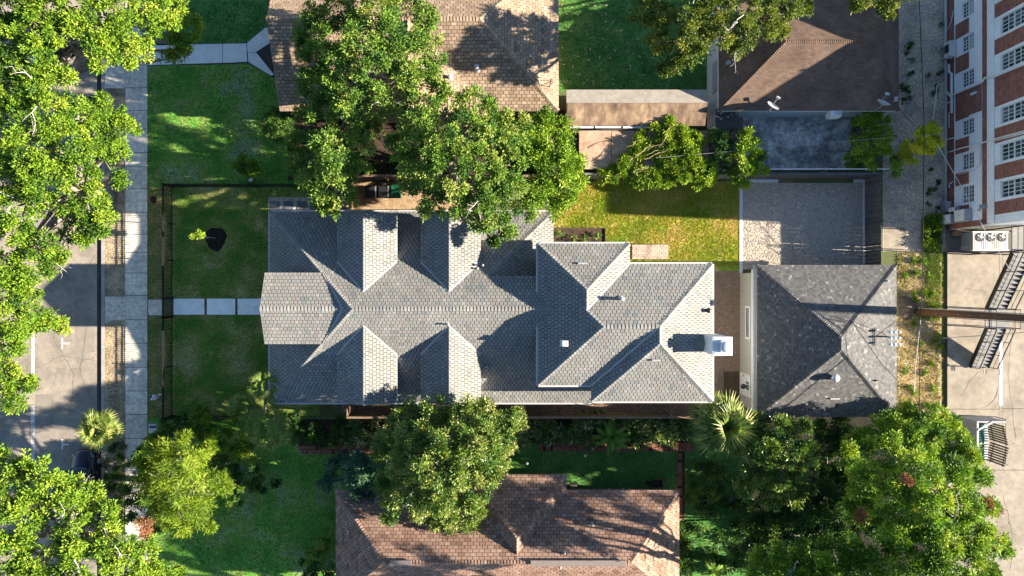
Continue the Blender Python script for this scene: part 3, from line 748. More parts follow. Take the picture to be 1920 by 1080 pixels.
# porch gable
pr, pe, pw, px0 = 6.52, 5.69, 2.2, -15.32
xt = X0 + (pr - E) / p; xe = X0 + (pe - E) / p; pp = (pr - pe) / pw
rf.face((px0, Yc, pr), (xt, Yc, pr), (xe, Yc + pw, pe), (px0, Yc + pw, pe))
rf.face((px0, Yc, pr), (px0, Yc - pw, pe), (xe, Yc - pw, pe), (xt, Yc, pr))
rf.ridge((px0, Yc, pr), (xt, Yc, pr), 'N', 'S', pp)
rf.valley((xe, Yc + pw, pe), (xt, Yc, pr)); rf.valley((xe, Yc - pw, pe), (xt, Yc, pr))
# wall dormers
dh = 1.87; de = 5.19; dr = de + p * dh; dF = 5.91
dorm = []
for sgn in (1, -1):
    for dx in (-9.08, -3.845):
        ym = Yc + sgn * (RZ - dr) / p; yv = Yc + sgn * (RZ - de) / p; yf = Yc + sgn * dF
        dorm.append((dx, sgn, yf))
        rf.face((dx, ym, dr), (dx, yf, dr), (dx - dh, yf, de), (dx - dh, yv, de))
        rf.face((dx, ym, dr), (dx + dh, yv, de), (dx + dh, yf, de), (dx, yf, dr))
        rf.valley((dx - dh, yv, de), (dx, ym, dr)); rf.valley((dx + dh, yv, de), (dx, ym, dr))
# rear wing
wc = (wn + ws) / 2; wh = (wn - ws) / 2; wr = WE + p * wh
nx1, ny = 7.17, 2.70; nh = (nx1 - wx) / 2; nxc = wx + nh; nr = WE + p * nh; na = ny - nh; nb = wn - nh
sy, sx0 = -6.91, ex - 2 * wh; sxc = ex - wh; sa = sy + wh
rf.face((wx, ny, WE), (wx, nb, WE), (nxc, nb, nr), (nxc, na, nr))
rf.face((wx, nb, WE), (wx, ws, WE), (wx + wh, wc, wr), (nxc, nb, nr))
rf.face((wx, ny, WE), (nxc, na, nr), (nx1, ny, WE))
rf.face((nx1, ny, WE), (nxc, na, nr), (nxc, nb, nr), (nx1, wn, WE))
rf.face((nx1, wn, WE), (nxc, nb, nr), (wx + wh, wc, wr), (sxc, wc, wr), (ex, wn, WE))
rf.face((wx, ws, WE), (sx0, ws, WE), (sxc, wc, wr), (wx + wh, wc, wr))
rf.face((sx0, sy, WE), (sxc, sa, wr), (sxc, wc, wr), (sx0, ws, WE))
rf.face((ex, sy, WE), (ex, wn, WE), (sxc, wc, wr), (sxc, sa, wr))
rf.face((sx0, sy, WE), (ex, sy, WE), (sxc, sa, wr))
rf.ridge((wx + wh, wc, wr), (sxc, wc, wr), 'N', 'S', p)
rf.ridge((wx, ny, WE), (nxc, na, nr), 'N', 'W', p); rf.ridge((nx1, ny, WE), (nxc, na, nr), 'N', 'E', p)
rf.ridge((nxc, na, nr), (nxc, nb, nr), 'W', 'E', p); rf.ridge((nxc, nb, nr), (wx + wh, wc, wr), 'W', 'N', p)
rf.ridge((wx, ws, WE), (wx + wh, wc, wr), 'W', 'S', p); rf.ridge((ex, wn, WE), (sxc, wc, wr), 'N', 'E', p)
rf.ridge((ex, sy, WE), (sxc, sa, wr), 'S', 'E', p); rf.ridge((sx0, sy, WE), (sxc, sa, wr), 'S', 'W', p)
rf.ridge((sxc, sa, wr), (sxc, wc, wr), 'W', 'E', p)
rf.valley((nx1, wn, WE), (nxc, nb, nr)); rf.valley((sx0, ws, WE), (sxc, wc, wr))
roof = rf.finish()
# gutters along the eaves
gm_ = plain('gutter_metal', (.52, .52, .50), .5)
for u, v in (((X0 - .06, Yn, E - .08), (X0 - .06, Ys, E - .08)), ((X0, Yn + .06, E - .08), (X1, Yn + .06, E - .08)), ((X0, Ys - .06, E - .08), (5.3, Ys - .06, E - .08)), ((ex + .06, sy, WE - .08), (ex + .06, wn, WE - .08)),
             ((nx1 + .06, wn + .06, WE - .08), (ex, wn + .06, WE - .08)), ((wx, ny + .06, WE - .08), (nx1, ny + .06, WE - .08)), ((sx0, sy - .06, WE - .08), (ex, sy - .06, WE - .08)), ((wx - .06, ws, WE - .08), (wx - .06, ny, WE - .08)), ((wx, ws - .06, WE - .08), (sx0, ws - .06, WE - .08))):
    MB().bar(u, v, .10, .10).build('gutter', gm_, roof)
# walls
w = MB()
w.box((-13.3, Ys + .5, 0), (2.25, Yn - .5, 3.1)); w.build('ground_floor_wall', SIDING_G, house)
w = MB(); w.box((2.0, ws + .42, 0), (ex - .42, wn - .42, WE - .05)); w.box((2.0, wn - .43, 0), (nx1 - .42, ny - .42, WE - .05)); w.box((sx0 + .42, sy + .42, 0), (ex - .42, ws + .43, WE - .05))
w.build('rear_wing_wall', SIDING_G, house)
w = MB(); w.add([(xa, ya - .03, za - .2), (2.0, ya - .03, za - .2), (2.0, ya - .03, E + .3), (xa + .1, ya - .03, za - .25)], [(0, 3, 2, 1)]); w.build('clerestory_wall', WHITE, house)
w = MB()
for dx, sgn, yf in dorm:
    yw = yf - sgn * .22; hw = dh - .18
    zz = dr - .18 - p * 0
    y2 = Yc + sgn * 2.2
    w.add([(dx - hw, yw, 2.6), (dx + hw, yw, 2.6), (dx + hw, yw, dr - .17 - p * hw), (dx, yw, dr - .17), (dx - hw, yw, dr - .17 - p * hw),
           (dx - hw, y2, 2.6), (dx + hw, y2, 2.6), (dx + hw, y2, dr - .17 - p * hw), (dx, y2, dr - .17), (dx - hw, y2, dr - .17 - p * hw)],
          [(0, 1, 2, 3, 4), (9, 8, 7, 6, 5), (0, 4, 9, 5), (1, 6, 7, 2)])
    wb = MB().box((dx - .7, yw + sgn * .01, 3.5), (dx + .7, yw + sgn * .06, 4.9)).build('window_frame', WHITE, house)
    MB().box((dx - .62, yw + sgn * .061, 3.58), (dx + .62, yw + sgn * .066, 4.82)).build('pane', GLASS, wb)
w.build('dormer_wall', SIDING_G, house)
w = MB(); hw = pw - .2
w.add([(px0 + .25, Yc - hw, 2.9), (px0 + .25, Yc + hw, 2.9), (px0 + .25, Yc + hw, pe - .08), (px0 + .25, Yc, pr - .17), (px0 + .25, Yc - hw, pe - .08),
       (-11, Yc - hw, 2.9), (-11, Yc + hw, 2.9), (-11, Yc + hw, pe - .08), (-11, Yc, pr - .17), (-11, Yc - hw, pe - .08)], [(4, 3, 2, 1, 0), (5, 6, 7, 8, 9), (0, 5, 9, 4), (1, 2, 7, 6)])
w.build('porch_gable_wall', SIDING_G, house)
for yy in (Ys + .6, Yc - 1.6, Yc + 1.6, Yn - .6): MB().box((-15.5, yy - .14, 0), (-15.2, yy + .14, 3.05)).build('porch_column', WHITE, house)
MB().box((-15.6, Ys + .4, 0), (-13.3, Yn - .4, .45)).build('porch_floor', DECKW, house)
# chimney
ch = MB(); cx0, cx1, cy0, cy1 = 11.55, 12.62, -3.85, -2.83
ch.box((cx0, cy0, 0), (cx1, cy1, 8.75)); chim = ch.build('chimney', WHITE_BLUE, house)
m = MB().box((cx0 - .03, cy0 - .03, 8.75), (cx1 + .03, cy1 + .03, 8.83)); cxm, cym = (cx0 + cx1) / 2, (cy0 + cy1) / 2
m.add([(cx0 - .02, cy0 - .02, 8.83), (cx1 + .02, cy0 - .02, 8.83), (cx1 + .02, cy1 + .02, 8.83), (cx0 - .02, cy1 + .02, 8.83), (cxm, cym, 8.96)], [(0, 1, 4), (1, 2, 4), (2, 3, 4), (3, 0, 4)])
m.build('chimney_crown', plain('crown_metal', (.66, .68, .72), .4), chim)
m = MB().lathe((cxm + .02, cym, 8.86), [(.36, 0), (.37, .10), (.33, .12), (.24, .13), (.24, .30)], 20); m.build('flue_pipe', plain('flue_metal', (.55, .58, .64), .35, .4), chim, smooth=False)
m = MB().lathe((cxm + .05, cym, 9.16), [(.30, 0), (.31, .05), (.28, .12), (.18, .18), (.05, .2)], 20); m.build('flue_cap', plain('cap_metal', (.50, .56, .66), .3, .3), chim, smooth=True)
# cricket behind the chimney
zc = lambda x: WE + p * (ex - x)
m = MB(); a = (cx0 - .0, cy0, zc(cx0) + .03); b = (cx0, cy1, zc(cx0) + .03); c = (cx0, cym, zc(cx0) + .42); d = (cx0 - .62, cym, zc(cx0 - .62) + .05)
m.add([a, b, c, d], [(0, 2, 3), (2, 1, 3), (0, 3, 1)]); m.build('chimney_cricket', SH_MAIN, roof)
# rear valley saddle and small roof fittings
def pipe_vent(x, y, z, r=.06, h=.4, mat=METAL, parent=None, cap=True):
    m = MB().lathe((x, y, z - .15), [(r * 2.2, .1), (r * 1.2, .2), (r, .22), (r, h + .15)], 10)
    if cap: m.lathe((x, y, z + h), [(r * 1.5, 0), (r * 1.5, .05), (r * .6, .1)], 10)
    return m.build('vent_pipe', mat, parent)
def main_z(x, y): return RZ - p * abs(y - Yc)
for (px, py, zf, h) in ((905, 497, main_z, .35), (895, 503, main_z, .2), (842, 607, main_z, .25), (925, 472, main_z, .12), (911, 691, main_z, .15)):
    yy = PY(py, 5.9); xx = PX(px, 5.9); pipe_vent(xx, yy, zf(xx, yy), .05, h, METAL, roof)
q = P(1163, 560, 7.4); pipe_vent(q.x, q.y, WE + p * (wn - q.y) + .02, .09, .42, METAL, roof)
q = P(1092, 494, 7.0); MB().box((q.x - .28, q.y - .05, WE + p * (ny - q.y) + .02), (q.x + .28, q.y + .05, WE + p * (ny - q.y) + .16)).build('ridge_vent', METAL, roof)
q = P(1228, 674, 7.6); MB().box((q.x - .25, q.y - .05, WE + p * (q.y - sy) + .02), (q.x + .25, q.y + .05, WE + p * (q.y - sy) + .15)).build('ridge_vent', METAL, roof)
q = P(1060, 644, 7.6); zz = WE + p * (q.x - wx)
vb = MB().box((q.x - .17, q.y - .17, zz - .1), (q.x + .17, q.y + .17, zz + .42)); vb.box((q.x - .3, q.y - .2, zz - .06), (q.x + .24, q.y + .2, zz + .02)); vb.build('box_vent', plain('vent_paint', (.66, .68, .70), .5), roof)
q = P(1326, 582, 6.6); zz = WE + p * (ex - q.x); pipe_vent(q.x, q.y, zz, .1, .35, BLACKM, roof)
q = P(1235, 640, 8.4)
m = MB().add([P(1231, 618, 8.5), P(1240, 618, 8.5), P(1240, 655, 8.45), P(1231, 655, 8.45)], [(0, 3, 2, 1)]); 
# leaf litter caught on the roof under the trees
q9 = random.Random(77); m = MB()
for k in range(240):
    x = q9.uniform(-13, 2.2); y = q9.triangular(1.2, 4.9, 4.6); zz = main_z(x, y) + .05
    for dx, sgn, yf in dorm:
        if sgn > 0 and abs(x - dx) < dh: zz = max(zz, de + p * (dh - abs(x - dx)) + .05)
    an = q9.uniform(0, 6.28); L = q9.uniform(.03, .07); d1 = Vector((math.cos(an) * L, math.sin(an) * L, 0)); d2 = Vector((-math.sin(an) * L * .5, math.cos(an) * L * .5, .01)); c0 = Vector((x, y, zz))
    m.add([c0 - d1, c0 + d2, c0 + d1, c0 - d2], [(0, 1, 2, 3)])
m.build('leaf_litter', plain('litter_brown', (.16, .10, .05), .9), roof, 'stuff')
# rear stoop and planter
o = thing('brick_stoop', 'pale pinkish brick stoop at the rear corner of the house', 'stoop', P(1215, 472, 0))
a, b = P(1184, 486), P(1251, 459); MB().box((a.x, a.y, 0), (b.x, b.y, .30)).build('stoop_base', pm('mortar', [(.30, .25, .21)], 4), o)
yy = a.y; row = 0
while yy < b.y - .1:
    xx = a.x - (row % 2) * .14
    while xx < b.x - .02:
        x2 = min(xx + .285, b.x); x1 = max(xx + .012, a.x)
        if x2 - x1 > .05: MB().box((x1, yy + .008, .25), (x2, yy + .155, .35 + R.uniform(-.006, .012))).build('brick', STOOPBRICK, o)
        xx += .29
    yy += .165; row += 1
pl = thing('planter_bed', 'timber-edged planter bed of dark soil against the north rear wall', 'planter', P(1087, 441, 0))
a, b = P(1037, 456.5), P(1135, 427.5)
MB().box((a.x + .06, a.y + .06, 0), (b.x - .06, b.y - .06, .20)).build('soil', SOIL, pl)
for u, v in (((a.x, a.y, 0), (b.x, a.y + .06, .28)), ((a.x, b.y - .06, 0), (b.x, b.y, .28)), ((a.x, a.y + .062, 0), (a.x + .06, b.y - .062, .28)), ((b.x - .06, a.y + .062, 0), (b.x, b.y - .062, .28))):
    MB().box(u, v).build('plank', DECKW, pl)
# ------------------------------------------------------------------ garage behind the house
gar = thing('garage', 'detached garage with a charcoal hip roof and beige siding', 'garage', (20.8, -3.5, 0))
ge, gp = 2.85, .43; gx0, gx1, gy0, gy1 = 16.2, 25.42, -8.52, 1.52; gh = (gx1 - gx0) / 2; gc = gx0 + gh; gr = ge + gp * gh
rg = Roof(gar, SH_GREY, UNDER, plain('beige_fascia', (.45, .43, .39), .7), w=.17, e=.15, t=.016, gap=.012, indiv=0, deck=.14, seed=9, tmean=.35, tsd=.22)
A, B, C_, D = (gx0, gy0, ge), (gx1, gy0, ge), (gx1, gy1, ge), (gx0, gy1, ge); t0, t1 = (gc, gy0 + gh, gr), (gc, gy1 - gh, gr)
rg.face(A, B, t0); rg.face(B, C_, t1, t0); rg.face(C_, D, t1); rg.face(D, A, t0, t1)
for a, b, n1, n2 in ((A, t0, 'S', 'W'), (B, t0, 'S', 'E'), (C_, t1, 'N', 'E'), (D, t1, 'N', 'W'), (t0, t1, 'W', 'E')): rg.ridge(a, b, n1, n2, gp)
groof = rg.finish()
MB().box((16.02, gy0 + .35, 0), (gx1 - .35, gy1 - .5, ge - .15)).build('garage_wall', SIDING, gar)
MB().box((15.97, gy0 + .3, 2.45), (16.019, gy1 - .3, 2.68)).build('frieze_board', WHITE, gar)
MB().box((16.021, gy0 + .1, ge - .145), (16.19, gy1 - .02, ge - .06)).build('gutter', plain('beige_gutter', (.50, .48, .44), .6), gar)
yA, yB = PY(636, 1.8), PY(574, 1.8)
wf = MB(); 
for u, v in (((15.95, yA, 1.3), (16.018, yB, 1.42)), ((15.95, yA, 1.98), (16.018, yB, 2.12)), ((15.95, yA, 1.421), (16.018, yA + .13, 1.979)), ((15.95, yB - .13, 1.421), (16.018, yB, 1.979))): wf.box(u, v)
wf = wf.build('window', WHITE, gar); MB().box((15.985, yA + .131, 1.422), (16.0, yB - .131, 1.978)).build('pane', GLASS, wf)
MB().box((15.97, yA + .131, 1.69), (15.984, yB - .131, 1.72)).build('sash_bar', WHITE, wf)
yA, yB = PY(741, 1.0), PY(700, 1.0)
dr_ = MB().box((15.955, yA, .1), (16.018, yB, 2.2)).build('door', WHITE, gar)
for i in range(3):
    for j in range(2): MB().box((15.948, (yA + yB) / 2 - .28 + i * .2, 1.5 + j * .26), (15.954, (yA + yB) / 2 - .12 + i * .2, 1.72 + j * .26)).build('pane', GLASS, dr_)
MB().box((15.93, yB - .2, .95), (15.954, yB - .08, 1.05)).build('handle', BLACKM, dr_)
yl = PY(725, 2.1)
m = MB().lathe((15.60, yl, 1.98), [(.18, 0), (.17, .04), (.05, .16), (.03, .2)], 14); m.bar((15.60, yl, 2.16), (15.64, yl, 2.3), .03); m.bar((15.64, yl, 2.3), (16.0, yl, 2.26), .03); m.build('barn_lamp', BLACKM, gar)
q = P(1560, 707, 3.9); zz = ge + gp * (q.y - gy0)
m = MB().lathe((q.x, q.y, zz - .12), [(.2, 0), (.16, .14), (.16, .3)], 14); m.build('vent_collar', METAL, groof)
m = MB().lathe((q.x, q.y, zz + .18), [(.17, 0), (.25, .08), (.27, .17), (.24, .27), (.14, .34), (.03, .36)], 16); m.build('turbine_vent', plain('turbine_metal', (.62, .63, .64), .35, .3), groof, smooth=True)
q = P(1566, 748, 3.5); zz = ge + gp * (q.y - gy0); MB().box((q.x - .3, q.y - .04, zz), (q.x + .3, q.y + .04, zz + .1)).build('ridge_vent', METAL, groof)
q = P(1636, 712, 3.3); zz = ge + gp * (gx1 - q.x); pipe_vent(q.x, q.y, zz, .05, .2, BLACKM, groof, False)
q = P(1661, 527, 3.1); zz = ge + gp * (gx1 - q.x); pipe_vent(q.x, q.y, zz, .05, .25, METAL, groof, False)
# step by the garage door
dk = thing('door_step', 'low brown timber step in front of the garage door', 'step', P(1371, 718, 0))
a, b = P(1356, 742), P(1386, 696)
for i in range(8):
    x = a.x + (b.x - a.x) * i / 8; MB().box((x + .006, a.y, .12), (x + (b.x - a.x) / 8 - .006, b.y, .17)).build('plank', DECKW, dk)
MB().box((a.x + .03, a.y + .03, 0), (b.x - .03, b.y - .03, .118)).build('step_frame', DECKW, dk)

# ------------------------------------------------------------------ tan neighbour to the north
tan = thing('north_house', 'tan shingled house beside the northern lawn, half under trees', 'house', (-6, 16.5, 0))
te, tp = 3.0, .49; tx0, tx1, ty0 = -15.3, 3.06, 11.67; th = 5.1; tr = te + tp * th; tyr = ty0 + th; ty1 = ty0 + 2 * th; cx = -6.5
rt = Roof(tan, SH_TAN, UNDER_T, plain('tan_fascia', (.42, .36, .30), .7), w=.34, e=.22, t=.03, gap=.034, indiv=300, seed=12, tmean=.5, tsd=.22)
rt.face((tx0, ty0, te), (cx - th, ty0, te), (cx, tyr, tr), (tx0, tyr, tr))
rt.face((cx + th, ty0, te), (tx1, ty0, te), (tx1 - th, tyr, tr), (cx, tyr, tr))
rt.face((tx0, ty1, te), (tx0, tyr, tr), (tx1 - th, tyr, tr), (tx1, ty1, te))
rt.face((tx1, ty0, te), (tx1, ty1, te), (tx1 - th, tyr, tr))
yf = ty0 - .45
rt.face((cx + th, yf, te), (cx + th, ty0, te), (cx, tyr, tr), (cx, yf, tr))
rt.face((cx - th, yf, te), (cx, yf, tr), (cx, tyr, tr), (cx - th, ty0, te))
rt.ridge((tx0, tyr, tr), (tx1 - th, tyr, tr), 'N', 'S', tp); rt.ridge((tx1, ty0, te), (tx1 - th, tyr, tr), 'S', 'E', tp); rt.ridge((tx1, ty1, te), (tx1 - th, tyr, tr), 'N', 'E', tp)
rt.ridge((cx, yf, tr), (cx, tyr, tr), 'W', 'E', tp)
troof = rt.finish()
w = MB(); w.box((tx0 + .3, ty0 + .45, 0), (tx1 - .45, ty1 - .45, te - .1)); w.box((cx - th + .4, yf + .4, 0), (cx + th - .4, ty0 + .44, te - .1))
for yy, a, b in ((yf + .4, cx, th - .4),): w.add([(a - b, yy, te - .12), (a + b, yy, te - .12), (a, yy, te + tp * b - .2)], [(0, 1, 2)])
w.add([(tx0 + .3, ty0 + .45, te - .12), (tx0 + .3, ty1 - .45, te - .12), (tx0 + .3, tyr, tr - .4)], [(0, 2, 1)])
w.build('north_house_wall', SIDING_B, tan)
def tan_z(x, y): return te + tp * (y - ty0)
q = P(894, 126, 4.5); pipe_vent(q.x, q.y, tan_z(q.x, q.y), .11, .45, METAL, troof)
q = P(843, 143, 4.6); pipe_vent(q.x, q.y, te + tp * (cx + th - q.x), .10, .3, METAL, troof)
m = MB(); q = P(1030, 162, 3.4); z = te + tp * (tx1 - q.x)
m.bar((q.x, q.y, z), (q.x + .1, q.y, z + .7), .035); m.bar((q.x - .8, q.y - .12, z + .55), (q.x + .15, q.y + .12, z + .75), .03)
m.bar((q.x - .6, q.y + .3, z + .4), (q.x + .1, q.y + .25, z + .62), .03); m.bar((q.x - .1, q.y - .4, z + .5), (q.x + .1, q.y + .4, z + .7), .025)
m.build('roof_aerial', BLACKM, troof)

# ------------------------------------------------------------------ brown neighbour to the south
br = thing('south_house', 'low brown shingled house in dappled shade at the south edge', 'house', (0, -17, 0))
be, bp_ = 3.6, .76; bx0, bx1, by1, bh = -11.44, 10.86, -13.15, 3.6; brr = be + bp_ * bh; byr = by1 - bh; by0 = by1 - 2 * bh
jx0, jx1, jy = -2.95, 3.54, -12.13; jh = (jx1 - jx0) / 2; jx = jx0 + jh; jr = be + bp_ * jh; ja = jy - jh; jb = by1 - jh
rb = Roof(br, SH_BROWN, UNDER_B, plain('brown_fascia', (.24, .16, .12), .7), w=.36, e=.22, t=.03, gap=.032, indiv=300, seed=15, tmean=.5, tsd=.22)
rb.face((bx0, by1, be), (bx0 + bh, byr, brr), (jx, byr, brr), (jx, jb, jr), (jx0, by1, be))
rb.face((jx1, by1, be), (jx, jb, jr), (jx, byr, brr), (bx1 - bh, byr, brr), (bx1, by1, be))
rb.face((bx0, by0, be), (bx1, by0, be), (bx1 - bh, byr, brr), (bx0 + bh, byr, brr))
rb.face((bx0, by0, be), (bx0 + bh, byr, brr), (bx0, by1, be)); rb.face((bx1, by0, be), (bx1, by1, be), (bx1 - bh, byr, brr))
rb.face((jx0, jy, be), (jx, ja, jr), (jx1, jy, be)); rb.face((jx1, jy, be), (jx, ja, jr), (jx, jb, jr), (jx1, by1, be)); rb.face((jx0, jy, be), (jx0, by1, be), (jx, jb, jr), (jx, ja, jr))
for a, b, n1, n2 in (((bx0, by1, be), (bx0 + bh, byr, brr), 'N', 'W'), ((bx1, by1, be), (bx1 - bh, byr, brr), 'N', 'E'), ((bx0 + bh, byr, brr), (bx1 - bh, byr, brr), 'N', 'S'),
                     ((jx0, jy, be), (jx, ja, jr), 'N', 'W'), ((jx1, jy, be), (jx, ja, jr), 'N', 'E'), ((jx, ja, jr), (jx, jb, jr), 'W', 'E'), ((bx0, by0, be), (bx0 + bh, byr, brr), 'S', 'W')): rb.ridge(a, b, n1, n2, bp_)
broof = rb.finish()
w = MB().box((bx0 + .5, by0 + .4, 0), (bx1 - .5, by1 - .95, be - .1)); w.box((jx0 + .5, by1 - .96, 0), (jx1 - .5, jy - .9, be - .1)); w.build('south_house_wall', SIDING_B, br)
for x0, x1, pyv in ((995, 1172, 1049), (731, 772, 1052)):
    a, b = P(x0, pyv, brr), P(x1, pyv, brr); MB().box((a.x, byr - .18, brr + .03), (b.x, byr + .18, brr + .16)).build('ridge_vent', plain('ridge_vent_grey', (.20, .165, .15), .8), broof)
for px, py, h in ((1109, 979, .3), (1047, 1043, .3), (1055, 1020, .15), (911, 1070, .3)):
    q = P(px, py, 4.6); z = be + bp_ * (by1 - q.y) if q.y > byr else brr - bp_ * (byr - q.y); pipe_vent(q.x, q.y, z, .055, h, METAL, broof)

# ------------------------------------------------------------------ outbuilding in the north-east corner
ne = thing('north_east_house', 'white walled house with a dark brown hip roof by the alley', 'house', (19.5, 15.4, 0))
ee, nx0, nxe, nys, nyn = 3.1, 13.58, 25.43, 11.65, 19.17; ryn = (nys + nyn) / 2; rr_ = 5.37; wA, wB = 17.1, 22.5
rn = Roof(ne, SH_DARK, UNDER, WHITE, w=.30, e=.13, t=.012, gap=.008, indiv=0, seed=17, tmean=.5, tsd=.16)
a, b, c, d = (nx0, nys, ee), (nxe, nys, ee), (nxe, nyn, ee), (nx0, nyn, ee); e1, e2 = (wA, ryn, rr_), (wB, ryn, rr_)
rn.face(a, b, e2, e1); rn.face(b, c, e2); rn.face(c, d, e1, e2); rn.face(d, a, e1)
ps = (rr_ - ee) / (ryn - nys); pe_ = (rr_ - ee) / (nxe - wB); pw_ = (rr_ - ee) / (wA - nx0)
rn.ridge(e1, e2, 'N', 'S', ps); rn.ridge(a, e1, 'S', 'W', ps, pw_); rn.ridge(b, e2, 'S', 'E', ps, pe_); rn.ridge(c, e2, 'N', 'E', ps, pe_); rn.ridge(d, e1, 'N', 'W', ps, pw_)
nroof = rn.finish()
MB().box((13.70, nys + .35, 0), (nxe - .3, nyn - .3, ee - .1)).build('painted_wall', plain('pale_green_white', (.56, .60, .58), .7), ne)
MB().box((13.62, 13.2, 1.6), (13.699, 15.2, 2.5)).build('window_frame', METAL, ne)
q = P(1365, 118, 3.5); m = MB().lathe((q.x, q.y, ee + .2), [(.12, 0), (.12, .25), (.16, .26), (.16, .34)], 10); m.build('vent_pipe', METAL, nroof)
def dish(label, px, py, z, ang, roll, name='satellite_dish'):
    c = P(px, py, z); t = thing(name, label, 'dish', c - Vector((0, 0, .8)), 'satellite dishes on the dark roof')
    f = Vector((math.cos(ang), math.sin(ang), .75)).normalized(); u = f.cross(Vector((0, 0, 1))).normalized(); v = u.cross(f)
    m = MB(); rings, seg = 4, 18; R0 = .42
    vs = [tuple(c)]; fs = []
    for i in range(1, rings + 1):
        rr2 = R0 * i / rings
        for j in range(seg):
            a2 = 2 * math.pi * j / seg; vs.append(tuple(c + u * math.cos(a2) * rr2 * 1.0 + v * math.sin(a2) * rr2 * 1.1 + f * (.13 * (rr2 / R0) ** 2)))
    fs += [(0, 1 + j, 1 + (j + 1) % seg) for j in range(seg)]
    for i in range(rings - 1):
        for j in range(seg): fs.append((1 + i * seg + j, 1 + (i + 1) * seg + j, 1 + (i + 1) * seg + (j + 1) % seg, 1 + i * seg + (j + 1) % seg))
    m.add(vs, fs); n0 = len(vs)
    m.add([tuple(Vector(x) - f * .025) for x in vs], [tuple(reversed(x)) for x in fs])
    m.build('reflector', plain('dish_paint', (.62, .64, .66), .4), t, smooth=True)
    arm = c - v * R0 * 1.0; tip = c + f * .62 - v * .25
    m = MB().bar(arm, tip, .035); m.bar(arm, c - f * .05, .04); m.build('feed_arm', METAL, t)
    MB().obox(tip, u * .13, f * .06, v * .06).build('receiver', plain('receiver_paint', (.6, .6, .6), .5), t)
    MB().tube([c - f * .06, c - f * .22 - Vector((0, 0, .12)), c - f * .25 - Vector((0, 0, 1.15))], .03, 8).build('mast', METAL, t)
dish('satellite dish in sunlight on the brown roof edge', 1448, 201, 4.0, 1.05, 0)
dish('satellite dish in the shade at the roof corner by the alley', 1655, 195, 4.0, 1.25, 0)
bx = thing('junction_box', 'small grey service box on the roof corner with a cable', 'box', P(1678, 187, 3.4)); q = P(1678, 187, 3.4)
MB().box((q.x - .15, q.y - .15, 2.9), (q.x + .1, q.y + .15, 3.6)).build('box_body', METAL, bx); MB().tube([(q.x + .1, q.y, 3.3), (q.x + .5, q.y + .1, 3.4), (q.x + .6, q.y - .3, 3.2)], .03, 6).build('conduit', BLACKM, bx)
ac = thing('window_air_conditioner', 'white air conditioning box on the patio against the dark roof', 'air conditioner', P(1569, 212, 0))
a, b = P(1558.5, 218, 3.2), P(1579, 207, 3.2); MB().box((a.x, a.y, 2.4), (b.x, b.y, 3.15)).build('cabinet', WHITE, ac); MB().box((a.x + .25, a.y + .08, 3.151), (b.x - .06, b.y - .05, 3.17)).build('grille', METAL, ac)
for i in range(3): MB().box((a.x + .28 + i * .1, a.y + .09, 3.171), (a.x + .32 + i * .1, b.y - .06, 3.19)).build('slat', WHITE, ac)
for xx in (a.x + .05, b.x - .11): MB().box((xx, a.y + .1, 0), (xx + .06, a.y + .16, 2.399)).build('post', METAL, ac)

# ------------------------------------------------------------------ long shed and flat roof between the plots
sh = thing('long_shed', 'long low shed with a stained felt roof beside the back lawn', 'shed', (8.2, 12, 0))
felt_n = pm('grey_felt', [(.30, .27, .23), (.40, .36, .31)], 2, .9, 35, .2, mid=(6, .1)); felt_s = pm('stained_felt', [(.13, .085, .06), (.24, .165, .11), (.38, .27, .18)], .9, .9, 30, .15, stretch=(1.2, .6, 1), mid=(2.5, .3))
zr, zn, zs = 3.05, 2.6, 2.35; xa_, xb_ = 3.6, 12.95; yn_, yr_, ys_ = PY(168, zn), PY(193, zr), PY(236, zs)
m = MB().add([(xa_, yn_, zn), (xa_, yr_, zr), (xb_, yr_, zr), (xb_, yn_, zn), (xa_, yn_, zn - .08), (xa_, yr_, zr - .08), (xb_, yr_, zr - .08), (xb_, yn_, zn - .08)], [(0, 1, 2, 3), (7, 6, 5, 4), (0, 4, 5, 1), (3, 2, 6, 7), (0, 3, 7, 4)])
m.build('roof_panel', felt_n, sh)
for i in range(8):
    x0_, x1_ = xa_ + .06 + (xb_ - xa_ - .1) * i / 8, xa_ + .06 + (xb_ - xa_ - .1) * (i + 1) / 8 - .012
    dz = R.uniform(0, .012)
    m = MB().add([(x0_, yr_ - .02, zr + .02 + dz), (x0_, ys_, zs + .02 + dz), (x1_, ys_, zs + .02 + dz), (x1_, yr_ - .02, zr + .02 + dz), (x0_, yr_ - .02, zr - .06), (x0_, ys_, zs - .06), (x1_, ys_, zs - .06), (x1_, yr_ - .02, zr - .06)], [(0, 1, 2, 3), (7, 6, 5, 4), (0, 4, 5, 1), (3, 2, 6, 7), (1, 5, 6, 2)])
    m.build('roof_panel', felt_s, sh)
for i in range(5):
    a2 = xa_ + .05 + i * .075; w0 = xa_ + (xb_ - xa_) * (i / 5.0) + .1; w1 = w0 + (xb_ - xa_) / 5 * R.uniform(.55, .95)
    if w0 < 10.4: MB().box((w0, ys_ - .09 - R.uniform(0, .06), zs - .2), (w1, ys_ - .02, zs - .04)).build('fascia_board', WHITE, sh)
MB().box((xa_ + .2, ys_ + .2, 0), (xb_ - .2, yn_ - .2, zs - .1)).build('shed_wall', SIDING_G, sh)
lt = thing('lean_to_roof', 'flat tan plywood lean-to roof partly buried under vines', 'roof', P(1200, 282, 0))
ply = pm('stained_plywood', [(.30, .20, .13), (.42, .29, .20), (.48, .35, .25)], 1.2, .9, 30, .15, mid=(4, .2))
for i in range(4):
    a, b = P(1086 + i * 61, 317, 2.2), P(1086 + (i + 1) * 61 - 1, 245, 2.2); MB().box((a.x, a.y, 2.12), (b.x, b.y, 2.2 + R.uniform(0, .02))).build('panel', ply, lt)
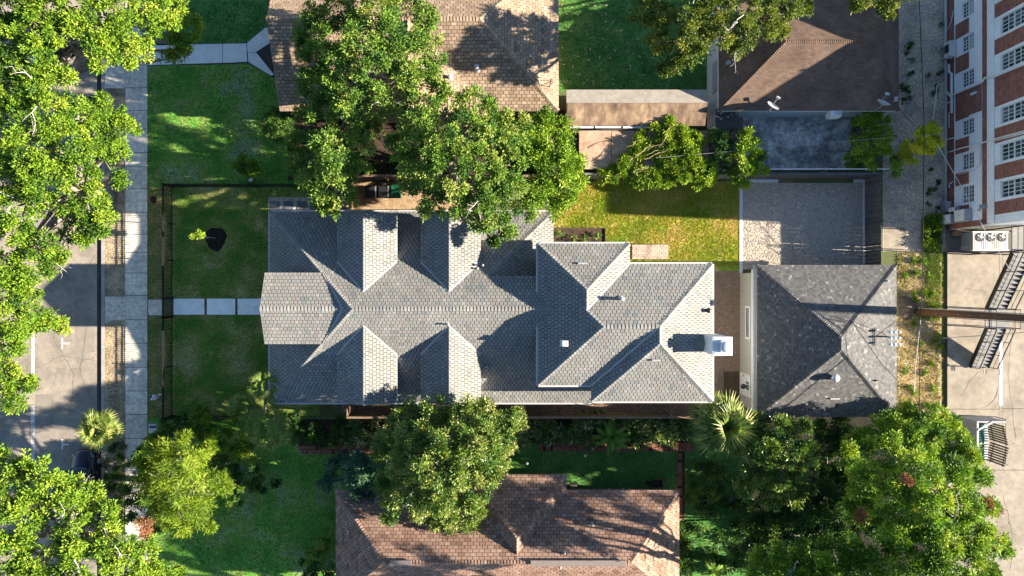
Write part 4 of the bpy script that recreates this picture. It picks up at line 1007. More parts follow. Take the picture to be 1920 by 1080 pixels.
for px, py in ((1090, 312), (1090, 250), (1322, 312), (1322, 250), (1205, 312)): q = P(px, py, 2.2); MB().box((q.x - .05, q.y - .05, 0), (q.x + .05, q.y + .05, 2.119)).build('post', WOODG, lt)
sr = thing('porch_roof', 'small dark felt roof between the long shed and patio', 'roof', P(1360, 224, 0))
a, b = P(1326, 243, 2.3), P(1384, 208, 2.3); MB().box((a.x, a.y, 2.22), (a.x + .55, b.y, 2.31)).build('panel', ply, sr); MB().box((a.x + .56, a.y, 2.22), (b.x, b.y, 2.3)).build('panel', pm('dark_felt', [(.06, .056, .055), (.10, .095, .09)], 2, .9, 30), sr)
for px, py in ((1330, 240), (1380, 240)): q = P(px, py, 2.3); MB().box((q.x - .05, q.y - .05, 0), (q.x + .05, q.y + .05, 2.219)).build('post', WOODG, sr)

# ------------------------------------------------------------------ brick building on the east side
bb = thing('brick_building', 'red brick commercial building with white panels and gridded windows', 'building', (31, 14, 0))
XF = 30.56; YS = 4.12; YN = 36.0; HT = 8.8
white_w = pm('white_render', [(.78, .81, .83), (.84, .86, .88)], 1.2, .8, 18, .06, mid=(4, .05))
MB().box((XF + .18, YS + .02, .0), (46, YN, HT - .02)).build('core_wall', BRICKR, bb)
lowW = [(19.27, 18.23), (16.97, 15.94), (14.60, 13.55), (11.34, 10.29), (9.06, 7.97), (6.88, 5.72)]
upW = [(19.2, 18.1), (16.9, 15.84), (14.57, 13.54), (11.28, 10.24), (8.97, 7.90), (6.67, 5.61)]
br_ = MB(); wh_ = MB()
def fb(m, y0, y1, z0, z1, pr=0.0): m.box((XF - pr, min(y0, y1) + .001, z0 + .001), (XF + .179, max(y0, y1) - .001, z1 - .001))
fb(br_, YS, YN, 0, .72); fb(wh_, YS + .55, YN, .86, .95, .03)
edges = sorted([y for a in lowW for y in a])
def bay(m_w, m_b, wins, z0, z1, z2, z3, bt, margin):
    """white field z0..z3 with window holes z1..z2; brick panels between windows z0..bt"""
    ws = sorted([(min(a), max(a)) for a in wins]); prev = YS + .35
    for a, b in ws + [(YN, YN)]:
        g0, g1 = prev, a
        if a < YN:
            fb(m_w, a, b, z0, z1); fb(m_w, a, b, z2, z3)
        if g1 - g0 > 2 * margin + .2 and g1 - g0 < 4:
            fb(m_b, g0 + margin, g1 - margin, z0, bt, .012); fb(m_w, g0, g0 + margin, z0, bt); fb(m_w, g1 - margin, g1, z0, bt)
        else: fb(m_w, g0, g1, z0, bt)
        fb(m_w, g0, g1, bt, z3)
        prev = b
bay(wh_, br_, lowW, .95, 1.62, 2.83, 3.62, 2.35, .12)
fb(br_, YS + .3, YN, 3.63, 4.12); fb(wh_, YS + .02, YN, 4.13, 4.78, .04)
bay(wh_, br_, upW, 4.79, 5.30, 7.45, 8.6, 8.3, .16)
fb(br_, YS, YS + .34, .73, 3.62); fb(wh_, YS, YS + .34, 4.8, 8.6)
fb(br_, 11.55, 13.3, 2.36, 3.6, .02)
br_.build('brick_panel', BRICKR, bb); wh_.build('white_panel', white_w, bb)
MB().box((XF - .06, YS - .05, HT - .2), (46, YN, HT)).build('parapet', white_w, bb)
MB().box((XF + .2, YS - .06, 0), (46, YS + .019, 3.4)).build('south_wall', plain('cream_render', (.62, .55, .45), .8), bb)
MB().box((XF + .2, YS - .06, 3.41), (46, YS + .019, HT - .21)).build('south_wall', white_w, bb)
blind = BLIND
GLASS2 = pm('window_glass_dim', [(.03, .05, .06), (.07, .10, .12)], 1.5, .1, 8, .05, spec=.6); GLASS3 = pm('window_glass_pale', [(.08, .12, .15), (.14, .19, .22)], 2.5, .12, 8, .05, spec=.6)  # paler glass colours paint in bluish reflections
def window(y0, y1, z0, z1, rows, cols, mullion, blinds=False):
    y0, y1 = min(y0, y1), max(y0, y1)
    f = MB(); t = .05
    for u in ((y0, y0 + t, z0, z1), (y1 - t, y1, z0, z1), (y0 + t, y1 - t, z0, z0 + t), (y0 + t, y1 - t, z1 - t, z1)): f.box((XF + .06, u[0], u[2]), (XF + .16, u[1], u[3]))
    f = f.build('window', WHITE, bb)
    m = MB(); ch = (z1 - z0 - 2 * t) / cols; rw = (y1 - y0 - 2 * t) / rows
    for i in range(1, rows): m.box((XF + .085, y0 + t + rw * i - .016, z0 + t), (XF + .12, y0 + t + rw * i + .016, z1 - t))
    for j in range(1, cols):
        k = .045 if j in mullion else .016; m.box((XF + (.07 if j in mullion else .083), y0 + t, z0 + t + ch * j - k), (XF + .121, y1 - t, z0 + t + ch * j + k))
    m.build('muntin', WHITE, f)
    for i in range(rows):
        for j in range(cols):
            mt = blind if (blinds and j >= cols / 2) else R.choice((GLASS, GLASS, GLASS2, GLASS2, GLASS3)) if j % 2 else R.choice((GLASS2, GLASS3, GLASS))
            MB().box((XF + .125, y0 + t + rw * i, z0 + t + ch * j), (XF + .14, y0 + t + rw * (i + 1), z0 + t + ch * (j + 1))).build('pane', mt, f)
for i, (a, b) in enumerate(lowW): window(a, b, 1.63, 2.82, 4, 4, (2,), i < 2)
for a, b in upW: window(a, b, 5.31, 7.44, 4, 4, (2,))
# pipes along the facade
def pipe(pts, r, mat=WHITE, name='pipe', parent=bb): return MB().tube(pts, r * 1.5, 8).build(name, mat, parent, smooth=True)
xf = XF - .09
pipe([(xf - .05, YS + .3, .14), (xf - .05, 30, .14)], .07, plain('grey_pipe', (.42, .44, .43), .6), 'base_pipe')
def fpt(px, py):                                           # point on the facade seen at a pixel
    z = H - F * XF / (px - 960); return Vector((xf, PY(py, z), z))
pipe([fpt(1771, 172), fpt(1777, 171), fpt(1784, 180), fpt(1800, 173), fpt(1845, 153), fpt(1849, 146), fpt(1864, 145), fpt(1919, 122), fpt(1960, 104)], .045)
pipe([fpt(1777, 286), fpt(1800, 279), fpt(1850, 266), fpt(1866, 261), fpt(1919, 247), fpt(1960, 236)], .035)
pipe([fpt(1866, 264.5), fpt(1919, 250.5), fpt(1960, 239)], .03)
pipe([fpt(1782, 120), fpt(1782, 136), fpt(1787, 138), fpt(1787, 212)], .06)
pipe([fpt(1774, 274), fpt(1776, 262), fpt(1791, 258)], .03); pipe([fpt(1800, 327), fpt(1832, 318), fpt(1840, 308), fpt(1841, 268)], .02)
pipe([fpt(1770, 196), fpt(1790, 189)], .025); pipe([fpt(1782, 210), fpt(1782, 240)], .02)
pipe([fpt(1783, 352), fpt(1782, 346), fpt(1789, 340)], .025); pipe([fpt(1790, 20), fpt(1786, 40), fpt(1777, 62)], .015)
a = fpt(1823, 179); b = fpt(1832.5, 171); MB().box((xf - .05, a.y, a.z), (xf + .1, b.y, b.z)).build('wall_plate', WHITE, bb)
# wall air conditioner
m = thing('wall_air_conditioner', 'white split air conditioner bracketed low on the brick wall', 'air conditioner', (30.1, 16.6, 0))
a, b = P(1768, 107), P(1779, 79); MB().box((30.02, PY(107, .9), .55), (30.5, PY(78, .9), 1.15)).build('cabinet', plain('unit_paint', (.60, .62, .60), .6), m); MB().box((30.0, PY(100, .8), .62), (30.019, PY(85, .8), 1.08)).build('fan_grille', DARK, m)
for yy in (PY(104, .9), PY(82, .9)): MB().box((30.1, yy - .03, 0), (30.5, yy + .03, .549)).build('bracket', METAL, m)
# electrical cabinets by the south corner
for nm, lb, x0, x1, y0, y1, z0, z1 in (('electrical_cabinet', 'lower white electrical cabinet by the building corner', 29.95, 30.5, PY(420, .6), PY(403, .6), .1, 1.35), ('electrical_cabinet', 'upper white electrical cabinet with a grey side by the corner', 30.0, 30.5, PY(415, 2.2), PY(393, 2.2), 1.65, 2.7), ('electrical_cabinet', 'small white meter box above the two electrical cabinets', 30.1, 30.5, PY(397, 1.2), PY(389, 1.2), .9, 1.55), ('electrical_cabinet', 'tall narrow grey cabinet at the foot of the brick wall', 30.15, 30.5, PY(420, .3), PY(378, .3) , .02, .62)):
    if z0 == .02: y0 = y1 - .75
    t = thing(nm, lb, 'cabinet', ((x0 + x1) / 2, (y0 + y1) / 2, 0), 'electrical cabinets on the brick wall')
    MB().box((x0 + .025, y0, z0), (x1, y1, z1)).build('cabinet_body', METAL, t); MB().box((x0, y0 + .02, z0 + .02), (x0 + .0245, y1 - .02, z1 - .02)).build('cabinet_door', WHITE if 'grey' not in lb[:18] else METAL, t)
    MB().box((x0 - .02, (y0 + y1) / 2 - .03, (z0 + z1) / 2 - .03), (x0 - .001, (y0 + y1) / 2 + .03, (z0 + z1) / 2 + .03)).build('latch', BLACKM, t)
    if z0 > .5: MB().box((30.5, y0 + .1, .0), (30.555, y0 + .2, z0 + .3)).build('conduit', METAL, t)
    else: MB().box((x0 + .1, y0 + .1, 0), (x1, y1 - .1, z0)).build('cabinet_foot', METAL, t)
# wall lamp arm
t = thing('wall_lamp', 'grey arm lamp reaching out above the electrical cabinets', 'lamp', (30.5, PY(395, 3), 3.0))
a = fpt(1838, 395); b = Vector((31.2 - .9, PY(390, 5.2), 5.2)); b = P(1893, 388, 4.6)
b = Vector((XF - .75, PY(387, 5.0), 5.0)); MB().tube([a + Vector((.08, 0, 0)), a + Vector((-.3, .02, .3)), b], .04, 6).build('arm', METAL, t); MB().box((b.x - .35, b.y - .12, b.z - .07), (b.x + .1, b.y + .12, b.z + .06)).build('lamp_head', METAL, t)
# condenser with three fans
cd = thing('condenser_unit', 'long white slatted condenser with three round fans by the wall', 'air conditioner', P(1857, 452, .12))
x0_, x1_, y0_, y1_ = PX(1823, 1.3), PX(1891, 1.3), PY(470, 1.3), PY(434, 1.3); zt = 1.3
MB().box((x0_ + .02, y0_ + .02, .12), (x1_ - .02, y1_ - .02, zt)).build('cabinet', plain('unit_grey', (.25, .26, .27), .6), cd)
for i in range(16):
    x = x0_ + .03 + (x1_ - x0_ - .1) * i / 16; MB().box((x, y0_ + .06, zt + .001), (x + .075, y1_ - .06, zt + .05)).build('slat', WHITE, cd)
for a, b in (((x0_, y0_, zt - .1), (x1_, y0_ + .055, zt + .05)), ((x0_, y1_ - .055, zt - .1), (x1_, y1_, zt + .05))): MB().box(a, b).build('frame_rail', WHITE, cd)
for i in range(3):
    c = Vector((PX(1837 + i * 20.5, zt), PY(445, zt), zt + .052)); fn = MB().lathe(c, [(.30, 0), (.30, .035), (.26, .036)], 20).build('fan', DARK, cd)
    MB().lathe(c + Vector((.03, 0, .037)), [(.09, 0), (.07, .03)], 12).build('fan_hub', WHITE, fn)
    m = MB()
    for k in range(5):
        a = k * 1.2566; m.obox(c + Vector((math.cos(a) * .17, math.sin(a) * .17, .045)), (math.cos(a) * .085, math.sin(a) * .085, 0), (-math.sin(a) * .035, math.cos(a) * .035, .01), (0, 0, .004))
    m.build('fan_blade', METAL, fn)
t = thing('machinery_stack', 'dark compressor pipes heaped beside the white condenser', 'machinery', P(1808, 455, .12))
m = MB(); rq = random.Random(4)
for k in range(9): q = P(rq.uniform(1804, 1819), rq.uniform(440, 467), .12); m.lathe(q, [(.12, 0), (.13, .3), (.08, rq.uniform(.5, .95))], 10)
m.build('compressor', DARK, t); a, b = P(1815, 468, .9), P(1824, 460, .9); MB().box((a.x, a.y, .12), (b.x, b.y, .9)).build('control_box', METAL, t)
t = thing('drum', 'small rusty drum in the shaded corner by the brick wall', 'drum', P(1789, 437, .12)); MB().lathe(P(1789, 437, .12), [(.2, 0), (.22, .05), (.22, .5), (.2, .52)], 14).build('drum_body', pm('rusty_metal', [(.2, .12, .07), (.33, .23, .14)], 5), t)
t = thing('yard_rail', 'low dark rail dividing the machine yard from the lot', 'rail', P(1832, 473, .12))
m = MB(); a, b = P(1775, 473, .1), P(1892, 473, .1); m.box((a.x, a.y - .03, .85), (b.x, a.y + .03, .93)); m.build('rail_bar', BLACKM, t)
for k in range(5): x = a.x + (b.x - a.x) * k / 4; MB().box((x - .03, a.y - .028, .12), (x + .03, a.y + .028, .849)).build('post', BLACKM, t)
for k in range(26): x = a.x + .08 + (b.x - a.x - .16) * k / 25; MB().box((x - .012, a.y - .012, .2), (x + .012, a.y + .012, .849)).build('picket', BLACKM, t)
structure('yard_floor', rect(1774.4, 431, 2000, 473.6), .121, pm('yard_dark', [(.10, .095, .09), (.18, .17, .155)], 1, .9, 30, .2))
MB().box((PX(1773.5), PY(474) + .001, -.15), (PX(1773.5) + 40, YS - .07, .118)).build('yard_slab', LOTC, None, 'structure')
q = P(1862, 427.5, .27); t = thing('traffic_cone', 'red cone with a black foot lying below the cream wall', 'cone', P(1866, 427.5, .12))
MB().lathe(q + Vector((.2, 0, 0)), [(.15, 0), (.12, .06), (.02, .45)], 12, (1, 0, 0)).build('cone_body', plain('red_plastic', (.6, .03, .02), .5), t)
MB().box((q.x - .2, q.y - .15, .13), (q.x + .19, q.y + .15, .3)).build('cone_foot', DARK, t)

# ------------------------------------------------------------------ outside stair
st_ = thing('outdoor_stair', 'long grey steel stair with railings climbing to the brick building', 'stair', (32.8, -5.6, .12))
grey_tread = pm('concrete_tread', [(.20, .20, .195), (.29, .285, .275)], 2, .85, 30, .12)
xw, xe_ = 32.1, 33.35; yb, ym0, ym1, yt_ = -5.55, -2.75, -1.40, 2.25; zb, zm, zt_ = .12, 1.80, 4.2
def flight(ya, yb2, za, zb2, n):
    for i in range(n):
        y0 = ya + (yb2 - ya) * i / n; z = za + (zb2 - za) * (i + 1) / n; dy = (yb2 - ya) / n
        MB().box((xw + .05, y0 + .01, z - .045), (xe_ - .05, y0 + dy + .03, z)).build('tread', grey_tread, st_)
        MB().box((xw + .05, y0 - .005, z - (zb2 - za) / n - .02), (xe_ - .05, y0 + .009, z - .046)).build('riser', BLACKM, st_)
    for x in (xw, xe_): MB().bar((x, ya, za), (x, yb2, zb2), .06, .30).build('stringer', BLACKM, st_)
    for x in (xw, xe_):
        m = MB(); m.bar((x, ya, za + 1.0), (x, yb2, zb2 + 1.0), .05); m.bar((x, ya, za + .55), (x, yb2, zb2 + .55), .025)
        m.build('handrail', BLACKM, st_)
        for k in range(4):
            y = ya + (yb2 - ya) * k / 3; z = za + (zb2 - za) * k / 3; MB().box((x - .02, y - .02, z), (x + .02, y + .02, z + 1.0)).build('rail_post', BLACKM, st_)
flight(yb, ym0, zb, zm, 11); flight(ym1, yt_, zm, zt_, 13)
MB().box((xw - .05, ym0 + .005, zm - .09), (xe_ + .35, ym1 - .005, zm - .001)).build('landing', grey_tread, st_)
MB().box((xw, yt_ + .01, zt_ - .1), (xe_ + 1.2, YS - .1, zt_)).build('landing', grey_tread, st_)
m = MB()
for x in (xw, xe_ + .33):
    for y in (ym0 + .05, ym1 - .05): m.box((x - .03, y - .03, .12), (x + .03, y + .03, zm + 1.0))
for z in (zm + .5, zm + .98): m.bar((xe_ + .33, ym0, z), (xe_ + .33, ym1, z), .03); m.bar((xw, ym0, z), (xw, ym1, z), .03)
m.build('landing_rail', BLACKM, st_)
m = MB()
for x in (xw, xe_ + 1.15):
    for y in (yt_ + .1, YS - .2): m.box((x - .04, y - .04, .12), (x + .04, y + .04, zt_ + 1.0))
for z in (zt_ + .5, zt_ + .98): m.bar((xw, yt_, z), (xw, YS - .2, z), .03); m.bar((xe_ + 1.15, yt_, z), (xe_ + 1.15, YS - .2, z), .03)
m.build('landing_rail', BLACKM, st_)
for k, px in enumerate((1389 + 440, 1858)):
    q = P(px, 722, .12); MB().tube([(q.x - .08, yb, 1.1), (q.x - .08, yb - .38, 1.1), (q.x + .08, yb - .38, 1.1), (q.x + .08, yb, 1.1)], .018, 6).build('rail_loop', BLACKM, st_)

# ------------------------------------------------------------------ utility pole, wires, service rack
pb = Vector((28.55, -1.68, 0))
po = thing('utility_pole', 'tall brown timber utility pole standing in the weedy alley', 'pole', pb)
MB().tube([pb + Vector((0, 0, -.1)), pb + Vector((0, 0, 6)), pb + Vector((0, 0, 12.5))], [.25, .225, .19], 14).build('pole_shaft', POLEW, po, smooth=True)
MB().tube([pb + Vector((-.1, .27, 0)), pb + Vector((-.08, .24, 12))], .03, 6).build('cable_riser', METAL, po)
MB().tube([pb + Vector((.02, -.29, 0)), pb + Vector((.02, -.24, 12))], .02, 6).build('cable_riser', BLACKM, po)
for k in range(6): MB().box((pb.x - .3, pb.y - .02, 2.5 + k * 1.1), (pb.x - .2, pb.y + .02, 2.53 + k * 1.1)).build('step_bolt', METAL, po)
MB().box((pb.x - .06, pb.y - 1.2, 11.4), (pb.x + .06, pb.y + 1.2, 11.55)).build('crossarm', POLEW, po)
q = P(1697, 577, 0); m = MB()
mound = [(.02, .35), (.55, .22), (.9, .05), (1.0, -.05)]
v = []; 
for rr3, hh in mound:
    for j in range(14):
        a = 2 * math.pi * j / 14; k = 1 + .18 * math.sin(3 * a + 1) + R.uniform(-.06, .06); v.append((q.x + .1 + math.cos(a) * rr3 * k * .75, q.y + math.sin(a) * rr3 * k * .9, hh))
f = [tuple(range(14))] + [(i * 14 + j, (i + 1) * 14 + j, (i + 1) * 14 + (j + 1) % 14, i * 14 + (j + 1) % 14) for i in range(3) for j in range(14)]
m.add(v, f); t = m.build('brush_heap', pm('dead_brush', [(.10, .08, .06), (.24, .19, .15)], 8, .95, 20, .5, .9, .08), None, base=(q.x, q.y, 0)); tag(t, 'heap of dry brush at the corner of the charcoal garage', 'heap')
def wire(label, pts, r, mat, sag=.0):
    P3 = []
    for a, b in zip(pts[:-1], pts[1:]):
        for k in range(8):
            t = k / 8; q = Vector(a).lerp(Vector(b), t); q.z -= sag * 4 * t * (1 - t); P3.append(q)
    P3.append(Vector(pts[-1]))
    m = MB().tube(P3, r, 5).build('power_line', mat, None, base=P3[0]); tag(m, label, 'cable', 'overhead cables'); return m
pale = plain('pale_cable', (.60, .60, .58), .5)
wire('black overhead cable running north to south above the alley', [P(1722, -40, 6), P(1733, 235, 5.6), P(1729, 540, 6.2), P(1725, 590, 6.2), P(1724, 900, 5.6)], .022, BLACKM)
wire('second thin pale cable beside the black alley cable', [P(1726, 600, 6.0), P(1716, 690, 4.0), P(1714, 735, 2.5)], .02, pale)
wire('pale cable crossing the patio towards the brick building', [P(1230, 296, 3.2), P(1440, 277, 3.6), P(1640, 260, 4.0), P(1762, 252, 4.4)], .010, plain('thin_cable', (.35, .35, .34), .6), .1)
wire('dark cable from the service rack across the lot', [P(1690, 636, 4.3), P(1768, 634, 4.8), P(1850, 629, 5.3), P(1990, 618, 6)], .022, plain('dark_cable', (.08, .08, .08), .6), .1)
wire('white cable slanting down from the alley to the machine yard', [P(1757, 270, 5.0), P(1800, 345, 5.2), P(1846, 430, 4.6), P(1890, 500, 4.4)], .018, pale)
wire('knotted pale cable hanging over the alley by the drain pipe', [P(1771, 155, 1.4), P(1757, 160, 2.4), P(1753, 200, 2.3), P(1747, 238, 2.0)], .028, pale)
wire('black cable looping from the roof corner box to the alley', [P(1684, 200, 3.0), P(1697, 218, 2.2), P(1716, 236, .6)], .02, BLACKM)
wire('dark service cable lying across the garage roof', [P(1660, 627, 4.3), P(1608, 606, 4.6), P(1585, 594, 5.2)], .02, BLACKM)
t = thing('service_rack', 'rack of white insulators on bars at the garage roof edge', 'electrical rack', P(1675, 633, 2.8)); q = P(1674, 633, 4.15)
for k, dy in enumerate((-.42, -.02, .36)):
    MB().bar((q.x - .3, q.y + dy, 4.15), (q.x + .55, q.y + dy, 4.15), .06).build('bar', WHITE, t)
    for dx in (-.2, .08, .36): MB().lathe((q.x + dx, q.y + dy, 4.181), [(.05, 0), (.085, .04), (.05, .08), (.08, .12), (.03, .17)], 10).build('insulator', WHITE_BLUE, t)
for dx in (-.05, .3): MB().bar((q.x + dx, q.y - .6, 4.1), (q.x + dx, q.y + .55, 4.1), .05).build('cross_bar', METAL, t)
MB().box((q.x + .1, q.y - .05, 2.9), (q.x + .2, q.y + .05, 4.07)).build('post', METAL, t)

# ------------------------------------------------------------------ bin enclosure on the lot
en = thing('bin_enclosure', 'open steel bin enclosure with slatted gates on the lot', 'enclosure', P(1840, 815, .12))
x0_, x1_ = PX(1797, 0), PX(1872, 0); y0_, y1_ = PY(862, 0), PY(782, 0)
MB().box((x0_ - .06, y0_, .12), (x0_ + .06, y1_ - .01, 2.0)).build('side_wall', METAL, en)
MB().box((x0_ - .06, y1_, .12), (x1_ - .9, y1_ + .10, 2.0)).build('side_wall', plain('grey_board', (.32, .34, .36), .7), en)
MB().bar((x0_, y1_ - .5, 2.02), (x0_ + 1.0, y1_ + .05, 2.02), .12, .05).build('corner_brace', METAL, en)
gx = PX(1845, 0)
for k in range(2):
    for i in range(8):
        f = i / 8; yy = y1_ - .25 - k * 1.45 - f * 1.35; sl_ = (.28 * f if k == 0 else .28 * (1 - f))
        MB().box((gx + sl_, yy - .10, .2), (gx + sl_ + .05, yy, 1.95)).build('slat', pm('dark_slat', [(.06, .05, .035), (.10, .085, .06)], 4), en)
    a = (gx + (0 if k == 0 else .28) + .07, y1_ - .25 - k * 1.45, 1.0); b = (gx + (.28 if k == 0 else 0) + .07, y1_ - 1.6 - k * 1.45, 1.0)
    for z in (.5, 1.7): MB().bar((a[0], a[1], z), (b[0], b[1], z), .04, .06).build('gate_rail', BLACKM, en)
ppx = PX(1882, 1.0)
for yy in (y1_ + .05, y0_): MB().box((ppx - .025, yy - .025, .12), (ppx + .025, yy + .025, 1.2)).build('post', BLACKM, en)
MB().bar((ppx, y1_ + .05, 1.18), (ppx, y0_, 1.18), .025).build('chain_bar', BLACKM, en)
MB().bar((x1_ - .9, y1_ + .05, 1.9), (ppx, y1_ + .05, 1.18), .04).build('stay', BLACKM, en); MB().bar((gx + .3, y0_ + .1, 1.9), (ppx, y0_, 1.18), .04).build('stay', BLACKM, en)
dm = thing('dumpster', 'green steel dumpster with white lids striped by slatted light in the enclosure', 'dumpster', P(1820, 815, .12))
gm = plain('dumpster_green', (.012, .10, .055), .5); dx0, dx1, dy0, dy1 = x0_ + .15, gx - .42, y0_ + .25, y1_ - .25
MB().box((dx0, dy0, .2), (dx0 + .82, dy1, 1.25)).build('body', gm, dm); MB().box((dx0 + .821, dy0 + .05, .2), (dx1, dy1 - .05, .92)).build('hopper', gm, dm)
for i in range(14): yy = dy0 + .06 + (dy1 - dy0 - .1) * i / 14; MB().box((dx0 + .83, yy, .921), (dx1 + .02, yy + .135, .97)).build('lid_light_stripe', plain('white_lid', (.75, .75, .75), .5), dm)  # sunlight falling through the gate slats is modelled as white stripes
for xx in (dx0 + .2, dx1 - .2):
    for yy in (dy0 + .2, dy1 - .2): MB().lathe((xx, yy, .12), [(.06, 0), (.06, .08)], 8).build('wheel', DARK, dm)

# ------------------------------------------------------------------ fences
def plank_fence(name, label, a, b, h, mat, inner, bw=.14, gap=.008, rails=True, limit=300, cap=False):
    a, b = Vector((a[0], a[1], 0)), Vector((b[0], b[1], 0)); t = thing(name, label, 'fence', (a + b) / 2); d = (b - a); L = d.length; d.normalize(); nrm = Vector((-d.y, d.x, 0))
    n = int(L / bw); bw = L / n; me = []
    off = origin_of(t)
    for k in range(6):
        m = MB().box((0, -.012, 0), (bw - (gap if k % 3 == 0 else .006), .012, h + R.uniform(-.015, .02))); q = bpy.data.meshes.new('plank'); q.from_pydata(m.v, [], m.f); q.materials.append(mat); me.append(q)
    ang = math.atan2(d.y, d.x)
    for i in range(n):
        o = bpy.data.objects.new('plank', R.choice(me)); COL.objects.link(o); o.parent = t; o.location = a + d * (i * bw + .004) + nrm * R.uniform(-.004, .004) - off + Vector((0, 0, .03)); o.rotation_euler = (0, 0, ang)
    if rails:
        for z in (.35, h * .55, h - .25): MB().bar(a + nrm * inner * .035 + Vector((0, 0, z)), b + nrm * inner * .035 + Vector((0, 0, z)), .04, .09).build('rail', mat, t)
        k = max(1, int(L / 2.4))
        for i in range(k + 1):
            q = a + d * (L * i / k) + nrm * inner * .10; MB().box((q.x - .05, q.y - .05, 0), (q.x + .05, q.y + .05, h)).build('post', mat, t)
    if cap: MB().bar(a + Vector((0, 0, h + .06)), b + Vector((0, 0, h + .06)), .14, .03).build('cap_rail', mat, t)
    return t
FY = PY(335.5, 0)
plank_fence('board_fence', 'tall dark board fence along the north side of the gravel court', (PX(1392), FY), (PX(1622), FY), 2.2, WOODD, 1, cap=True)
plank_fence('board_fence', 'brown board fence under the vines behind the rear lawn', (PX(1088), FY), (PX(1391), FY), 2.1, WOODG, 1, cap=True)
plank_fence('board_fence', 'brown board fence behind the bins beneath the trees', (PX(660), FY - .1), (PX(1086), FY - .1), 1.9, WOODF, -1, cap=True)
plank_fence('board_fence', 'short board return fence between bins and house corner', (PX(662.5), PY(392)), (PX(662.5), FY - .12), 1.9, WOODF, 1, cap=True)
plank_fence('board_fence', 'dark board fence between gravel court and alley', (PX(1621), PY(420)), (PX(1621), FY), 2.2, WOODD, -1)
gt = plank_fence('court_gate', 'dark slatted double gate from the gravel court to the alley', (PX(1621), PY(505)), (PX(1621), PY(421)), 2.15, WOODD, -1, bw=.26, gap=.035)
SY = PY(772, 0)
plank_fence('board_fence', 'long brown board fence along the south side of the house', (PX(664), SY), (PX(1312), SY), 2.1, WOODF, 1, cap=True)
plank_fence('board_fence', 'short return of the south board fence beside the house front', (PX(664), SY), (PX(664), PY(757)), 2.1, WOODF, 1)
# white rail above the court fence
t = thing('white_pipe_rail', 'long white pipe rail on the neighbour side of the court fence', 'rail', (PX(1500), FY + .25, 0)); MB().tube([(PX(1200, 2.3), FY + .3, 2.3), (PX(1668, 2.3), FY + .3, 2.32)], .035, 6).build('pipe', WHITE, t)
for px in (1250, 1400, 1530, 1640): MB().box((PX(px) - .03, FY + .27, 0), (PX(px) + .03, FY + .33, 2.27)).build('post', METAL, t)
# iron fence in front
def iron_fence(label, a, b, gates=(), name='iron_fence', h=1.5, pitch=.145, limit=300):
    a, b = Vector((a[0], a[1], 0)), Vector((b[0], b[1], 0)); t = thing(name, label, 'fence', (a + b) / 2); off = origin_of(t); d = b - a; L = d.length; d.normalize()
    m = MB().box((-.016, -.016, .06), (.016, .016, h)); m.add([(-.018, -.018, h), (.018, -.018, h), (.018, .018, h), (-.018, .018, h), (0, 0, h + .07)], [(0, 1, 4), (1, 2, 4), (2, 3, 4), (3, 0, 4)])
    me = bpy.data.meshes.new('picket'); me.from_pydata(m.v, [], m.f); me.materials.append(BLACKM); n = int(L / pitch)
    for i in range(n):
        o = bpy.data.objects.new('picket', me); COL.objects.link(o); o.parent = t; o.location = a + d * (L * (i + .5) / n) - off
    for z in (.18, h - .18, h - .03): MB().bar(a + Vector((0, 0, z)), b + Vector((0, 0, z)), .045, .045).build('rail', BLACKM, t)
    k = max(1, int(L / 2.45))
    for i in range(k + 1): q = a + d * (L * i / k); MB().box((q.x - .04, q.y - .04, 0), (q.x + .04, q.y + .04, h + .08)).build('post', BLACKM, t)
    return t
FX = PX(324.5)
iron_fence('black iron picket fence north of the front gate, along the pavement', (FX, PY(558)), (FX, PY(351)))
iron_fence('black iron picket fence south of the front gate, along the pavement', (FX, PY(779)), (FX, PY(594)))
g = iron_fence('black iron gate opening onto the pale stepping slabs', (FX, PY(593)), (FX, PY(560)), name='iron_gate', pitch=.11); g['category'] = 'gate'
iron_fence('black iron side fence between the two front lawns', (FX + .1, PY(351)), (PX(560), PY(351)))
iron_fence('black iron side fence at the south end of the front lawn', (FX + .1, PY(779)), (PX(470), PY(779)))

# ------------------------------------------------------------------ bins, sign, bag and garden things
def wheelie(label, px, py, mat, px1, py1):
    a, b = P(px, py1, 1.05), P(px1, py, 1.05); c = ((a.x + b.x) / 2, (a.y + b.y) / 2); hx, hy = (b.x - a.x) / 2, (b.y - a.y) / 2
    t = thing('wheelie_bin', label, 'bin', (c[0], c[1], 0), 'wheelie bins by the north fence')
    def ring(s, z): return [(c[0] - hx * s, c[1] - hy * s, z), (c[0] + hx * s, c[1] - hy * s, z), (c[0] + hx * s, c[1] + hy * s, z), (c[0] - hx * s, c[1] + hy * s, z)]
    m = MB(); m.add(ring(.78, .08) + ring(.96, .98), [(3, 2, 1, 0), (0, 1, 5, 4), (1, 2, 6, 5), (2, 3, 7, 6), (3, 0, 4, 7), (4, 5, 6, 7)]); m.build('body', mat, t)
    m = MB(); m.add(ring(1.02, .985) + ring(1.02, 1.02) + ring(.8, 1.07), [(3, 2, 1, 0), (0, 1, 5, 4), (1, 2, 6, 5), (2, 3, 7, 6), (3, 0, 4, 7), (4, 5, 9, 8), (5, 6, 10, 9), (6, 7, 11, 10), (7, 4, 8, 11), (8, 9, 10, 11)]); m.build('lid', mat, t)
    MB().tube([(c[0] - hx * .7, c[1] + hy * 1.1, 1.0), (c[0] + hx * .7, c[1] + hy * 1.1, 1.0)], .02, 6).build('handle', mat, t)
    for s in (-1, 1): MB().lathe((c[0] + s * hx * .72 - .03, c[1] + hy * .75, .12), [(.12, 0), (.12, .06)], 12, (1, 0, 0)).build('wheel', DARK, t)
bk = plain('black_plastic', (.022, .023, .026), .4); gn = plain('green_plastic', (.015, .13, .06), .4)
